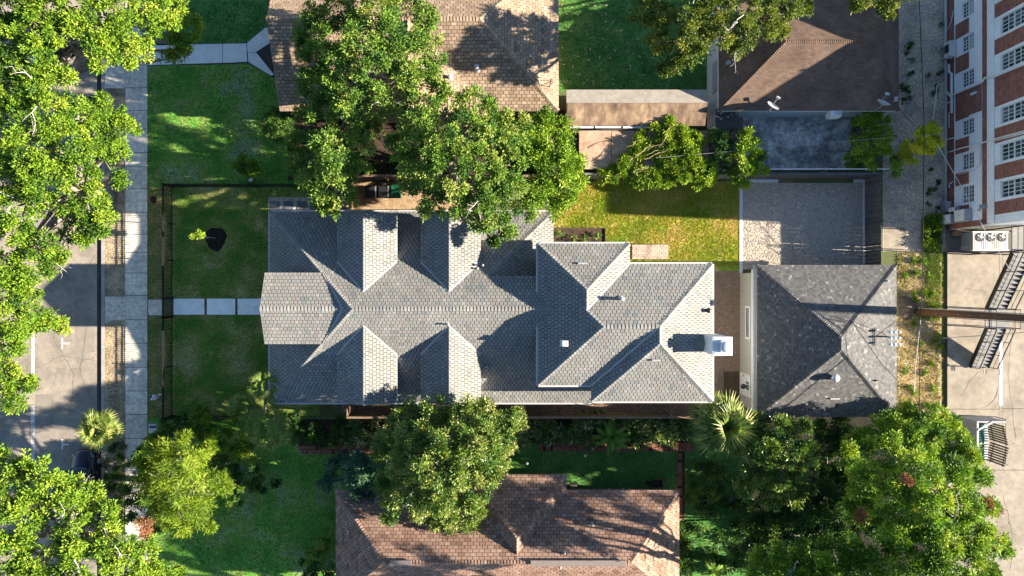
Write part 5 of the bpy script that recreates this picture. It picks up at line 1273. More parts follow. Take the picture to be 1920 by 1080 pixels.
wheelie('black wheelie bin nearest the short return fence', 685, 348, bk, 705, 371); wheelie('black wheelie bin beside the green one', 708, 348, bk, 729, 371); wheelie('green wheelie bin half hidden by leaves', 732, 348, gn, 751, 371)
t = thing('yard_sign', 'tilted white yard sign with teal and blue bands by the pavement', 'sign', P(287, 806, 0)); 
def sg(u, v): return P(278.5 + 15 * u, 812 - 19.5 * v, .55 + .28 * v)
def quad(u0, u1, v0, v1, off): 
    return [sg(u0, v0) + Vector((0, 0, off)), sg(u1, v0) + Vector((0, 0, off)), sg(u1, v1) + Vector((0, 0, off)), sg(u0, v1) + Vector((0, 0, off))]
m = MB(); a = quad(0, 1, 0, 1, 0); b = quad(0, 1, 0, 1, -.02); m.add(a + b, [(0, 1, 2, 3), (7, 6, 5, 4), (0, 4, 5, 1), (1, 5, 6, 2), (2, 6, 7, 3), (3, 7, 4, 0)]); m.build('sign_board', WHITE, t)
MB().add(quad(.02, .98, .86, .99, .004), [(0, 1, 2, 3)]).build('teal_band', plain('teal_print', (.02, .20, .18), .5), t); MB().add(quad(.1, .98, .46, .70, .004), [(0, 1, 2, 3)]).build('blue_band', plain('blue_print', (.03, .08, .28), .5), t)
for u in (.15, .85): q = sg(u, .5); MB().box((q.x - .012, q.y - .012, 0), (q.x + .012, q.y + .012, q.z - .03)).build('stake', METAL, t)
def blob(name, mats, c, r, sc, seed, parent, amp=.3, n=10):
    m = MB(); vs = []; rows, seg = 7, n
    for i in range(rows + 1):
        th = math.pi * i / rows
        for j in range(seg):
            ph = 2 * math.pi * j / seg; d = Vector((math.sin(th) * math.cos(ph), math.sin(th) * math.sin(ph), math.cos(th))); k = 1 + amp * mnoise.noise(d * 1.7 + Vector((seed * 3.1, 0, 0)))
            vs.append((c[0] + d.x * r * sc[0] * k, c[1] + d.y * r * sc[1] * k, max(.01, c[2] + d.z * r * sc[2] * k)))
    fs = [(i * seg + j, (i + 1) * seg + j, (i + 1) * seg + (j + 1) % seg, i * seg + (j + 1) % seg) for i in range(rows) for j in range(seg)]
    return m.add(vs, fs).build(name, mats, parent)
t = thing('rubbish_bag', 'crumpled white rubbish bag lying by the iron fence', 'bag', P(289, 744, 0)); c = P(288, 745, .12)
blob('bag_body', plain('white_plastic', (.66, .66, .70), .4), c, .26, (1.2, .8, .55), 1, t, .8); c = P(283, 743, .22); blob('dark_patch', plain('dark_plastic', (.05, .05, .08), .4), c, .12, (1, .8, .6), 2, t, .6); c = P(300, 740, .1); blob('bag_neck', plain('grey_plastic', (.45, .43, .42), .5), c, .16, (1.3, .6, .5), 3, t, .6)
t = thing('mulch_ring', 'round black mulch ring at the foot of the sapling', 'mulch ring', P(405, 447, 0)); c = P(405, 447, 0); vs = []
for i, (rr3, hh) in enumerate(((.0, .09), (.35, .11), (.65, .09), (.83, .02))):
    for j in range(24): a = j * math.pi / 12; k = 1 + R.uniform(-.09, .09) + .05 * math.sin(3 * a); vs.append((c.x + math.cos(a) * rr3 * k * .92, c.y + math.sin(a) * rr3 * k, hh + R.uniform(-.01, .015)))
MB().add(vs, [(i * 24 + j, (i + 1) * 24 + j, (i + 1) * 24 + (j + 1) % 24, i * 24 + (j + 1) % 24) for i in range(3) for j in range(24)]).build('mulch_mound', MULCH, t)
t = thing('planting_hole', 'small dark planting hole by the pavement and iron fence', 'hole', P(288, 374, 0)); c = P(288, 374, .0); MB().lathe(c + Vector((0, 0, .005)), [(.26, 0), (.25, .02), (.16, .05), (.02, .06)], 14).build('soil_disc', MULCH, t)
# chairs and pots by the south house
t = thing('garden_chair', 'small wooden garden chair beside the brown house corner', 'chair', P(1075, 913, 0)); c = P(1075, 912, .4)
MB().box((c.x - .26, c.y - .25, .38), (c.x + .26, c.y + .25, .42)).build('seat', WOODG, t); 
for k in range(5): MB().box((c.x - .26 + k * .11, c.y + .26, .42), (c.x - .18 + k * .11, c.y + .30, .95)).build('slat', WOODG, t)
for sx in (-.24, .2):
    for sy2 in (-.23, .2): MB().box((c.x + sx, c.y + sy2, 0), (c.x + sx + .04, c.y + sy2 + .04, .379)).build('leg', WOODG, t)
t = thing('wheelbarrow', 'red handled wheelbarrow standing on the shaded south lawn', 'wheelbarrow', P(1236, 905, 0)); c = P(1232, 906, .4); red = plain('red_paint', (.28, .035, .03), .5)
m = MB().add([(c.x - .35, c.y - .25, .5), (c.x + .35, c.y - .25, .5), (c.x + .35, c.y + .25, .5), (c.x - .35, c.y + .25, .5), (c.x - .2, c.y - .15, .25), (c.x + .2, c.y - .15, .25), (c.x + .2, c.y + .15, .25), (c.x - .2, c.y + .15, .25)], [(4, 5, 6, 7), (0, 4, 7, 3), (1, 2, 6, 5), (0, 1, 5, 4), (3, 7, 6, 2)]); m.build('tray', plain('dark_tray', (.03, .03, .035), .5), t)
for s in (-1, 1): MB().tube([(c.x - .55, c.y + s * .08, .2), (c.x, c.y + s * .25, .42), (c.x + .6, c.y + s * .28, .62)], .022, 6).build('handle', red, t); MB().box((c.x + .25, c.y + s * .24, 0), (c.x + .29, c.y + s * .28, .45)).build('leg', red, t)
MB().lathe((c.x - .55, c.y - .05, .17), [(.17, 0), (.17, .1)], 14, (0, 1, 0)).build('wheel', DARK, t)
for i, px in enumerate((1142, 1168, 1180)):
    t = thing('garden_stake', ('short white stake standing alone by the brown eave', 'white stake in the pair by the brown eave, on the west', 'white stake in the pair by the brown eave, on the east')[i], 'stake', P(px, 916, 0), 'white stakes by the eave'); q = P(px, 916, 0); MB().box((q.x - .04, q.y - .04, 0), (q.x + .04, q.y + .04, .8)).build('post', WHITE, t); MB().lathe((q.x, q.y, .8), [(.06, 0), (.05, .06), (.01, .09)], 8).build('cap', METAL, t)
for i, (px, py) in enumerate(((1097, 854), (988, 868))):
    t = MB().lathe(P(px, py, .02), [(.02, 0), (.10, .03), (.12, .10), (.08, .18), (.02, .21)], 12).build('garden_ball', WHITE, None, base=P(px, py, 0), smooth=True); tag(t, ('white ball on the dark lawn below the cycad', 'white ball on the dark lawn beside the big round tree')[i], 'ball', 'white balls on the lawn')

# ------------------------------------------------------------------ parked car
car = thing('parked_car', 'dark blue-black parked car half hidden under the street trees', 'car', P(150, 905, -.12))
CXc, CY0 = PX(150, .9), PY(846, .9)                        # nose at CY0, pointing north
paint = pm('car_paint', [(.008, .011, .02)], 1, .22, 5, 0, spec=.6); cz = -.12
prof = [(0, .52, .62, .30), (-.12, .72, .70, .22), (-.45, .84, .80, .20), (-1.1, .89, .92, .20), (-1.45, .90, .97, .20), (-2.2, .91, .98, .2), (-3.2, .91, .99, .2), (-3.9, .89, 1.0, .2), (-4.35, .82, .92, .22), (-4.55, .66, .75, .3)]
m = MB(); ring = 9; vs = []
for y, hw, zt2, zb2 in prof:
    pr2 = [(-hw * .93, zb2), (-hw, zb2 + .18), (-hw, zt2 * .72), (-hw * .9, zt2 * .95), (0, zt2 + .03), (hw * .9, zt2 * .95), (hw, zt2 * .72), (hw, zb2 + .18), (hw * .93, zb2)]
    vs += [(CXc + x, CY0 + y, z + cz) for x, z in pr2]
n = len(prof); fs = [(i * ring + j, i * ring + j + 1, (i + 1) * ring + j + 1, (i + 1) * ring + j) for i in range(n - 1) for j in range(ring - 1)] + [tuple(range(ring - 1, -1, -1)), tuple((n - 1) * ring + j for j in range(ring))] + [(i * ring + ring - 1, i * ring, (i + 1) * ring, (i + 1) * ring + ring - 1) for i in range(n - 1)]
m.add(vs, fs).build('body', paint, car, smooth=True)
def cab(rows, mat, name):
    vs = []; k = len(rows[0][1])
    for y, pr2 in rows: vs += [(CXc + x, CY0 + y, z + cz) for x, z in pr2]
    return MB().add(vs, [(i * k + j, i * k + j + 1, (i + 1) * k + j + 1, (i + 1) * k + j) for i in range(len(rows) - 1) for j in range(k - 1)]).build(name, mat, car, smooth=True)
gl = pm('car_glass', [(.012, .02, .028)], 1, .06, 5, 0, spec=.7); rfm = pm('car_roof_glass', [(.035, .075, .10), (.05, .10, .13)], 1, .15, 5, 0, spec=.6)
cab([(-1.15, [(-.74, .93), (-.4, 1.0), (0, 1.02), (.4, 1.0), (.74, .93)]), (-1.85, [(-.64, 1.34), (-.35, 1.44), (0, 1.46), (.35, 1.44), (.64, 1.34)])], gl, 'windscreen')
cab([(-1.86, [(-.64, 1.345), (-.35, 1.445), (0, 1.465), (.35, 1.445), (.64, 1.345)]), (-2.5, [(-.66, 1.40), (-.36, 1.49), (0, 1.51), (.36, 1.49), (.66, 1.40)]), (-3.3, [(-.62, 1.36), (-.34, 1.45), (0, 1.47), (.34, 1.45), (.62, 1.36)])], rfm, 'roof')
cab([(-3.31, [(-.62, 1.355), (-.34, 1.44), (0, 1.46), (.34, 1.44), (.62, 1.355)]), (-4.1, [(-.68, .99), (-.4, 1.03), (0, 1.04), (.4, 1.03), (.68, .99)])], gl, 'rear_window')
for s in (-1, 1):
    m = MB().add([(CXc + s * .75, CY0 - 1.2, .92 + cz), (CXc + s * .65, CY0 - 1.86, 1.335 + cz), (CXc + s * .665, CY0 - 2.5, 1.39 + cz), (CXc + s * .63, CY0 - 3.3, 1.35 + cz), (CXc + s * .70, CY0 - 4.05, .98 + cz), (CXc + s * .83, CY0 - 3.0, .94 + cz), (CXc + s * .83, CY0 - 1.8, .93 + cz)], [(0, 1, 2, 3, 4, 5, 6) if s > 0 else (6, 5, 4, 3, 2, 1, 0)]); m.build('side_window', gl, car)
    m = MB(); m.obox((CXc + s * 1.0, CY0 - 1.42, 1.0 + cz), (.11, 0, 0), (0, .06, 0), (0, 0, .07)); m.bar((CXc + s * .84, CY0 - 1.42, .95 + cz), (CXc + s * .95, CY0 - 1.42, .98 + cz), .03); m.build('mirror', paint, car)
    m = MB().add([(CXc + s * .50, CY0 - .13, .66 + cz), (CXc + s * .74, CY0 - .32, .70 + cz), (CXc + s * .73, CY0 - .46, .775 + cz), (CXc + s * .52, CY0 - .22, .74 + cz)], [(0, 1, 2, 3) if s > 0 else (3, 2, 1, 0)]); m.build('headlight', plain('lamp_lens', (.6, .62, .65), .1), car)
    for y in (-.85, -3.65):
        wh2 = MB().lathe((CXc + s * .80 - .1, CY0 + y, .33 + cz), [(.25, 0), (.33, .02), (.33, .18), (.25, .2)], 18, (1, 0, 0)).build('wheel', DARK, car); MB().lathe((CXc + s * .80 - .1 + (.20 if s > 0 else -.002), CY0 + y, .33 + cz), [(.2, 0), (.2, .01)], 14, (1, 0, 0)).build('rim', METAL, wh2)
for s in (-1, 1): MB().bar((CXc - .02 * s, CY0 - 1.14, .965 + cz + .05), (CXc + s * .42, CY0 - 1.22, 1.04 + cz), .02, .015).build('wiper', METAL, car)
# ------------------------------------------------------------------ trees
L_OAK = leaf_mat('oak_leaf', [(0.032, 0.080, 0.014), (0.094, 0.187, 0.018), (0.179, 0.286, 0.022), (0.286, 0.358, 0.043)], .14, .6, .12)
L_ELM = leaf_mat('elm_leaf', [(0.030, 0.082, 0.022), (0.082, 0.171, 0.026), (0.155, 0.251, 0.035), (0.281, 0.326, 0.074)], .14, .6, .12)
L_PALE = leaf_mat('bright_leaf', [(0.050, 0.105, 0.014), (0.119, 0.223, 0.019), (0.209, 0.320, 0.029), (0.306, 0.390, 0.050)], .14, .6, .12)
L_GLOSS = leaf_mat('magnolia_leaf', [(0.028, 0.077, 0.018), (0.077, 0.153, 0.023), (0.153, 0.240, 0.035), (0.308, 0.323, 0.092)], .25, .4, .4)
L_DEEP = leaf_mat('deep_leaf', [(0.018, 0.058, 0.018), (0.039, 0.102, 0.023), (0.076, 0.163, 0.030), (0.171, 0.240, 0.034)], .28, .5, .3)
L_BLUE = leaf_mat('blue_green_leaf', [(00.017, 00.068, 00.047), (00.038, 00.118, 00.075), (00.085, 00.186, 00.101), (00.169, 00.270, 00.118)], .25, .5, .3)
L_CYP = leaf_mat('cypress_leaf', [(0.060, 0.115, 0.017), (0.149, 0.243, 0.022), (0.243, 0.351, 0.030), (0.325, 0.392, 0.054)], .38, .6, .2)
L_PALM = leaf_mat('palm_leaf', [(.035, .09, .015), (.085, .16, .025), (.19, .25, .05), (.42, .40, .12)], .22, .45, .35)
L_BROWN = leaf_mat('dead_leaf', [(0.130, 0.058, 0.033), (0.234, 0.111, 0.065), (0.338, 0.169, 0.104)], .2, .8, .1)

tree('live_oak', 'tall yellow-green live oak over the road at the north end', 'tree', (150, 120),
     [(20, 25, 55, 8.5), (80, 20, 55, 9), (150, 15, 50, 9), (215, 18, 48, 8.5), (275, 15, 42, 7.5), (318, 22, 34, 6.5), (350, 55, 34, 4.2), (25, 75, 50, 9), (75, 70, 40, 9.5),
      (120, 60, 40, 9), (185, 60, 42, 8.8), (235, 62, 40, 8), (290, 45, 28, 7), (15, 130, 40, 8.5), (60, 130, 34, 9), (105, 135, 30, 8.5), (195, 105, 36, 8), (235, 100, 28, 7.5), (270, 92, 26, 6.8), (325, 110, 18, 3.6), (345, 92, 14, 3.4), (20, 175, 45, 8.8), (70, 170, 36, 9), (125, 160, 36, 8.6)],
     L_OAK, BARK, 101, 'live oaks along the street', .42, .4, 3, bare=4)
tree('live_oak', 'broad yellow-green live oak over the verge beside the iron fence', 'tree', (205, 370),
     [(25, 235, 52, 9), (85, 225, 48, 9.4), (150, 215, 36, 7.5), (60, 290, 56, 9.5), (125, 275, 46, 9), (180, 250, 40, 6.5), (225, 240, 34, 5.2), (205, 205, 34, 5), (20, 330, 46, 9), (85, 340, 48, 9.5), (145, 330, 44, 8.8), (215, 270, 34, 5.5), (30, 390, 46, 9), (100, 385, 30, 9), (165, 385, 42, 8.5), (185, 420, 34, 8), (225, 335, 20, 6), (150, 435, 34, 7.8), (25, 445, 46, 8.6), (75, 450, 36, 8.4), (108, 468, 24, 7.5), (20, 500, 40, 8), (60, 500, 36, 8), (95, 495, 26, 7.4)],
     L_OAK, BARK, 102, 'live oaks along the street', .45, .4, 3, bare=4)
tree('live_oak', 'smaller live oak leaning in from the west side of the road', 'tree', (-20, 620),
     [(12, 545, 42, 8), (45, 545, 32, 7.6), (20, 600, 38, 8), (62, 590, 30, 7), (92, 608, 24, 6.6), (112, 612, 14, 6.2), (15, 650, 32, 7.6), (45, 640, 26, 7), (12, 705, 30, 7), (45, 705, 26, 6.6), (62, 722, 20, 6.4), (30, 750, 24, 6.2), (15, 735, 22, 6.5)],
     L_OAK, BARK, 103, 'live oaks along the street', .35, .45, 2)
tree('live_oak', 'large live oak in the south-west corner above the dark car', 'tree', (150, 985),
     [(20, 870, 34, 7.5), (55, 880, 34, 8), (15, 925, 44, 8.8), (75, 920, 44, 8.8), (115, 905, 30, 8), (140, 905, 16, 7.4), (40, 975, 44, 9.4), (120, 955, 40, 9), (165, 935, 34, 8.2), (20, 1030, 46, 9.6), (80, 1040, 46, 9.8), (150, 1000, 42, 9.4), (200, 975, 34, 8.4), (215, 1020, 40, 9), (150, 1060, 46, 9.8), (230, 1062, 44, 9), (270, 1035, 34, 8), (295, 1070, 34, 7.5), (60, 1085, 46, 9.6), (335, 1075, 16, 6)],
     L_PALE, BARK, 104, 'live oaks along the street', .45, .42, 3, bare=5)
# feathery cypress
tree('cypress', 'feathery light green cypress beside the south lawn', 'tree', (340, 905),
     [(325, 850, 34, 5.6), (300, 835, 20, 5), (365, 850, 34, 5.8), (300, 885, 36, 5.8), (345, 890, 46, 7.2), (390, 885, 34, 5.6), (275, 905, 22, 4.8), (310, 930, 38, 5.8), (360, 935, 42, 6.2), (400, 925, 28, 5), (340, 965, 30, 5), (375, 965, 26, 4.8), (412, 905, 18, 4.6), (310, 975, 16, 4.2), (285, 865, 22, 2.0), (320, 880, 30, 2.0), (290, 920, 26, 1.8), (355, 960, 26, 2.0), (405, 895, 20, 2.0), (430, 915, 12, 4.0), (295, 955, 12, 3.8), (352, 990, 13, 4.2), (390, 985, 11, 4.2), (270, 870, 12, 4.2), (345, 825, 14, 5), (388, 838, 14, 5)],
     L_CYP, BARK, 105, None, .22, .5, 2, upk=.3, L=.30, Wd=.045, dens=3.6, per=24, bough=.42, spread=.36)
# trees between the two houses
tree('shade_tree', 'tall mid-green tree over the tan roof, next to its west gable', 'tree', (655, 225),
     [(700, 20, 46, 9), (755, 22, 42, 8.6), (800, 40, 30, 8), (640, 25, 38, 8.6), (590, 45, 36, 8), (575, 85, 28, 7.2), (620, 80, 40, 9), (680, 75, 44, 10), (740, 70, 44, 9.6), (790, 85, 36, 8.6), (815, 110, 20, 7.8), (590, 120, 34, 8), (640, 130, 42, 9.6), (700, 130, 40, 10), (760, 125, 38, 9.2), (800, 140, 24, 8.2), (600, 165, 36, 8.4), (650, 180, 42, 9.2), (705, 185, 36, 9), (755, 165, 30, 8.6), (575, 195, 30, 5.5), (570, 150, 22, 5.6)],
     L_ELM, BARK, 106, 'trees between the two houses', .34, .4, 2, bare=2)
tree('shade_tree', 'light green tree whose lowest bough hangs over the dark pavers', 'tree', (640, 300),
     [(590, 235, 38, 8), (645, 230, 40, 8.6), (690, 240, 26, 8), (570, 275, 34, 7.6), (620, 285, 46, 9), (670, 275, 34, 8.4), (580, 320, 34, 7.4), (630, 335, 38, 8), (675, 310, 24, 7.6), (605, 360, 26, 7), (645, 370, 24, 6.8), (602, 392, 17, 6.2), (625, 390, 14, 6.4), (565, 300, 22, 7)],
     L_ELM, BARK, 107, 'trees between the two houses', .3, .42, 2, tbias=.1)
tree('shade_tree', 'widest tree between the houses, drooping over the grey dormers', 'tree', (835, 320),
     [(745, 215, 32, 9), (790, 210, 38, 9.6), (840, 195, 34, 9.4), (825, 170, 18, 8.6), (890, 200, 36, 9), (930, 215, 30, 8.6), (760, 265, 40, 9.6), (820, 260, 46, 10.4), (880, 255, 44, 10), (935, 260, 38, 9), (975, 245, 30, 8), (785, 315, 40, 9.4), (845, 320, 46, 10), (905, 315, 44, 9.6), (955, 310, 38, 8.6), (800, 365, 34, 8.4), (850, 375, 36, 8.6), (905, 370, 40, 8.6), (955, 360, 36, 8), (800, 398, 16, 7.4), (865, 410, 22, 7.8), (925, 410, 30, 7.8), (950, 440, 18, 7), (895, 415, 22, 7.6), (770, 345, 22, 8), (925, 452, 10, 6.8), (980, 395, 26, 7.2)],
     L_ELM, BARK, 108, 'trees between the two houses', .42, .42, 2, bare=2, tbias=.05)
tree('shade_tree', 'bright fine-leaved tree beside the lean-to and rear lawn', 'tree', (1035, 310),
     [(1020, 235, 30, 6.4), (1055, 240, 26, 6), (990, 265, 30, 7), (1030, 275, 38, 7), (1070, 275, 28, 6), (1000, 310, 36, 7.2), (1045, 315, 40, 6.8), (1080, 310, 22, 5.4), (1010, 350, 32, 6.8), (1055, 350, 34, 6), (1035, 385, 28, 5.6), (1070, 375, 20, 5), (1085, 340, 16, 4.6), (1000, 380, 22, 6.4)],
     L_PALE, BARK, 109, 'trees between the two houses', .24, .42, 2, tbias=-.05)
tree('live_oak', 'sunlit oak over the back lawn and the white-walled house', 'tree', (1345, 55),
     [(1215, 15, 34, 8), (1250, 45, 34, 8.4), (1235, 85, 24, 7.6), (1290, 20, 38, 9), (1300, 65, 36, 9), (1270, 110, 26, 7.6), (1248, 128, 16, 6.8), (1345, 25, 38, 9), (1345, 70, 32, 8.6), (1305, 105, 24, 7.8), (1390, 20, 36, 9), (1395, 65, 28, 8.4), (1380, 92, 16, 7.6), (1430, 15, 32, 8.6), (1440, 50, 26, 8), (1465, 62, 14, 7.4), (1475, 15, 28, 8.2), (1508, 12, 16, 7.8)],
     leaf_mat('autumn_oak_leaf', [(.03, .06, .014), (.075, .125, .018), (.15, .20, .03), (.28, .28, .06)], .3, .55, .25), BARK, 110, None, .4, .5, 2, bare=6, low=-.2)
tree('live_oak', 'tip of another oak bough at the north edge of the dark roof', 'tree', (1640, -60),
     [(1605, 2, 18, 8), (1632, 0, 16, 8), (1662, 5, 18, 7.6), (1668, 22, 12, 7), (1640, -40, 40, 9), (1690, -20, 26, 8)], MATS['autumn_oak_leaf'], BARK, 111, None, .3, .5, 1)
# south side
tree('magnolia', 'dense round glossy tree spreading over the brown roof corner', 'tree', (835, 880),
     [(765, 785, 34, 6.8), (815, 775, 34, 7), (865, 780, 36, 7.4), (915, 780, 34, 7.2), (955, 795, 28, 6.6), (980, 785, 20, 6), (730, 820, 34, 6.8), (780, 825, 42, 8), (835, 825, 44, 8.6), (890, 825, 44, 8.4), (940, 830, 32, 7.4), (715, 855, 24, 6.2), (760, 870, 40, 8), (815, 875, 46, 9), (870, 875, 46, 8.8), (920, 875, 38, 7.6), (730, 900, 30, 6.8), (775, 920, 38, 7.6), (830, 925, 42, 8.2), (885, 920, 38, 7.8), (735, 945, 22, 6.2), (730, 968, 14, 5.6), (790, 955, 26, 6), (835, 965, 34, 5.6), (880, 960, 32, 5.4), (845, 1000, 26, 4.8), (885, 990, 20, 4.8), (815, 990, 16, 4.8)],
     L_GLOSS, BARK, 112, None, .34, .42, 1, dens=10, L=.17, Wd=.085, tbias=.08)
tree('small_tree', 'blue-green small tree in the shade at the brown roof corner', 'tree', (672, 895),
     [(665, 870, 26, 3.6), (690, 890, 26, 3.8), (655, 900, 24, 3.4), (680, 920, 26, 3.8), (700, 930, 16, 3.6), (625, 885, 22, 2.4), (640, 860, 18, 2.4), (605, 900, 20, 2)], L_BLUE, BARK, 113, None, .12, .5, 1)
tree('crape_myrtle', 'rounded green tree next to the fan palm and garage', 'tree', (1455, 880),
     [(1410, 800, 30, 4.8), (1450, 800, 34, 5.4), (1495, 815, 32, 5.4), (1395, 835, 26, 4.6), (1435, 840, 40, 6), (1485, 850, 38, 6), (1520, 850, 22, 5), (1420, 880, 34, 5.2), (1465, 890, 38, 5.6), (1505, 885, 26, 5), (1400, 910, 22, 4.4), (1445, 925, 30, 4.8), (1485, 925, 22, 4.6), (1510, 910, 18, 4.4)],
     L_GLOSS, BARK, 114, None, .2, .45, 2, dens=12, L=.18, Wd=.09, tbias=-.04)
tree('pecan_tree', 'big dark green tree with brown dead sprays by the bright lot', 'tree', (1700, 920),
     [(1700, 785, 30, 3.9), (1745, 790, 34, 4.3), (1780, 800, 24, 4.0), (1660, 800, 34, 4.5), (1720, 830, 44, 5.5), (1780, 835, 40, 5.0), (1815, 850, 24, 6.0), (1615, 820, 30, 4.3), (1660, 850, 42, 7.4), (1590, 855, 26, 5.4), (1720, 890, 46, 12.1), (1780, 895, 42, 11.0), (1825, 895, 30, 9.1), (1625, 900, 40, 10.0), (1675, 930, 44, 11.8), (1740, 950, 46, 12.4), (1800, 950, 42, 11.0), (1840, 945, 26, 9.1), (1620, 960, 36, 9.4), (1690, 995, 44, 11.8), (1755, 1010, 46, 12.1), (1815, 1010, 42, 10.8), (1855, 1010, 28, 9.1), (1885, 1028, 14, 8.1)],
     leaf_mat('pecan_leaf', [(.036, .095, .018), (.105, .22, .022), (.22, .34, .03), (.40, .46, .065)], .3, .55, .25), BARK, 115, 'trees in the south-east yard', .4, .42, 2, bare=4, dens=12, L=.2, Wd=.075)
tree('pecan_tree', 'sunlit yellow-green tree at the southern edge near the lot', 'tree', (1600, 1090),
     [(1430, 1068, 34, 9.5), (1475, 1050, 34, 10.0), (1520, 1040, 32, 10.2), (1565, 1050, 36, 11.2), (1610, 1045, 34, 11.2), (1655, 1050, 36, 11.8), (1700, 1060, 40, 12.5), (1755, 1065, 42, 12.8), (1810, 1065, 40, 12.0), (1845, 1070, 24, 10.8), (1500, 1085, 36, 10.5), (1580, 1090, 40, 11.5), (1540, 1015, 20, 9.2)],
     MATS['oak_leaf'], BARK, 116, 'trees in the south-east yard', .34, .42, 2, bare=2, dens=11, L=.2, Wd=.075)
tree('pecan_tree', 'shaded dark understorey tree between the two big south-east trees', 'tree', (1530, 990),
     [(1555, 925, 26, 4), (1520, 960, 30, 4.2), (1565, 970, 32, 4.6), (1480, 975, 26, 3.6), (1450, 1000, 28, 3.6), (1500, 1010, 30, 4), (1545, 1005, 26, 4.2), (1415, 985, 20, 3.2), (1580, 1010, 24, 4.4), (1590, 935, 22, 4.4), (1420, 1030, 26, 3.4), (1570, 800, 26, 2.0), (1555, 840, 28, 1.8), (1580, 870, 26, 2.0), (1545, 895, 24, 2.2), (1600, 830, 22, 2.4), (1535, 805, 20, 1.8), (1620, 960, 24, 4), (1380, 1040, 24, 2.2), (1640, 990, 24, 4), (1440, 960, 28, 3), (1475, 950, 26, 3.2), (1510, 930, 24, 2.6), (1600, 900, 24, 2.6), (1620, 930, 24, 3), (1590, 985, 26, 3.4), (1660, 960, 26, 3.4), (1680, 1010, 26, 3.4)],  # extra low lobes added to keep the shaded gap dark
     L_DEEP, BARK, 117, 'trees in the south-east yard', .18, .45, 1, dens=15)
tree('shade_tree', 'tall tree just past the southern picture edge behind the brown house', 'tree', (1060, 1180),
     [(960, 1210, 60, 11.5), (1020, 1195, 62, 12.5), (1080, 1205, 62, 12), (1040, 1250, 70, 12.5), (1120, 1230, 60, 11), (920, 1240, 55, 10.5)], L_ELM, BARK, 118, None, .35, .45, 1, dens=3.5)  # unseen tree, placed for the shade it throws on the brown roof
tree('shade_tree', 'tall tree just past the southern picture edge in the yard', 'tree', (1420, 1170),
     [(1360, 1195, 55, 12), (1420, 1185, 58, 13), (1480, 1200, 60, 12.5), (1300, 1215, 50, 11), (1430, 1240, 60, 12.5)], L_ELM, BARK, 119, None, .35, .45, 1, dens=3.5)  # also out of view, placed to dapple the brown roof
# dead sprays as a part of the big tree
big = [o for o in COL.objects if o.name.startswith('pecan_tree')][0]
for i, (x, y, z, r) in enumerate(((1648, 898, 11.6, 11), (1700, 898, 13.2, 9), (1608, 965, 10.4, 14), (1850, 940, 9.6, 16), (1865, 955, 9, 12), (1845, 1000, 10.6, 18), (1840, 1030, 10, 14))):
    link('dead_spray', crown_mesh('dead_spray', [(x, y, r, z)], 300 + i, dens=9, Wd=.04, sprays=6), big, [L_BROWN])
oak4 = [o for o in COL.objects if o.name.startswith('live_oak') and 'south-west' in o['label']][0]
link('dead_spray', crown_mesh('dead_spray', [(270, 985, 15, 6.6), (275, 1000, 10, 6.2)], 330, dens=14, Wd=.05, sprays=7), oak4, [leaf_mat('rust_leaf', [(.20, .09, .04), (.30, .14, .08), (.40, .21, .13)], .2, .8, .1)])

# ------------------------------------------------------------------ shrubs
def shrub(name, label, lobes, mat, seed, group=None, stems=3, **kw):
    c = P(lobes[0][0], lobes[0][1], 0); t = thing(name, label, 'shrub', c, group); r = random.Random(seed)
    m = MB()
    for l in lobes:
        q = P(l[0], l[1], l[3])
        for k in range(stems): e = q + Vector((r.uniform(-.3, .3), r.uniform(-.3, .3), r.uniform(-.1, .2))); m.tube(limb_pts((c.lerp(q, .6).x + r.uniform(-.1, .1), c.lerp(q, .6).y + r.uniform(-.1, .1), 0), e, r, .3, 3), [.03, .025, .018, .008], 5)
    m.build('stem', BARK, t)
    kw2 = dict(dens=9, per=16, L=.16, Wd=.085, spread=.18, bough=.26); kw2.update(kw)
    link('foliage', crown_mesh('foliage', lobes, seed, **kw2), t, [mat]); return t
shrub('round_bush', 'clipped round bush by the tan house corner', [(522, 235, 30, .9)], L_DEEP, 201, flat=.8, tbias=.1, dens=60, bough=.2, sprays=7, L=.11, Wd=.06)
shrub('round_bush', 'big clipped round bush beside the brick edging in the yard', [(1325, 902, 37, 1.0)], L_DEEP, 202, flat=.8, tbias=.12, dens=50, bough=.2, sprays=7, L=.11, Wd=.06)
shrub('shrub', 'low dark green shrub at the south end of the iron fence', [(330, 800, 30, 1.0), (360, 800, 24, 1.0), (310, 815, 20, .9)], L_DEEP, 203)
shrub('shrub', 'yellow-flecked shrub between the front fence and fan palms', [(385, 790, 30, 2.2), (410, 815, 28, 2.2), (372, 775, 14, 2.4), (395, 835, 24, 2)], L_OAK, 204, tbias=.0)
shrub('shrub', 'sunlit yellow shrub against the trunk of the palm cluster', [(450, 805, 30, 2.4), (440, 840, 26, 2.2), (465, 850, 20, 2)], L_OAK, 205, tbias=.15)
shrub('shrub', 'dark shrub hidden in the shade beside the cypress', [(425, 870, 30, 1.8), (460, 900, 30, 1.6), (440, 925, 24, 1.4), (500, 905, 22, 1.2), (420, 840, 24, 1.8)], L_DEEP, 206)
shrub('shrub', 'bright bush crowding the small sign by the pavement', [(285, 835, 20, 1.6), (300, 822, 16, 1.4), (270, 845, 14, 1.3)], L_DEEP, 207, tbias=.2)
shrub('shrub', 'dark bush between the pavement and the cypress', [(262, 875, 24, 2.2), (268, 905, 26, 2.4), (250, 930, 24, 2.2), (262, 955, 24, 2.2), (240, 965, 16, 1.8), (285, 985, 22, 2)], L_DEEP, 208)
shrub('shrub', 'pale green shrub against the west eave of the brown house', [(598, 1022, 24, 2.0), (590, 1040, 20, 1.6), (612, 1040, 16, 1.6)], L_ELM, 209, tbias=.2)
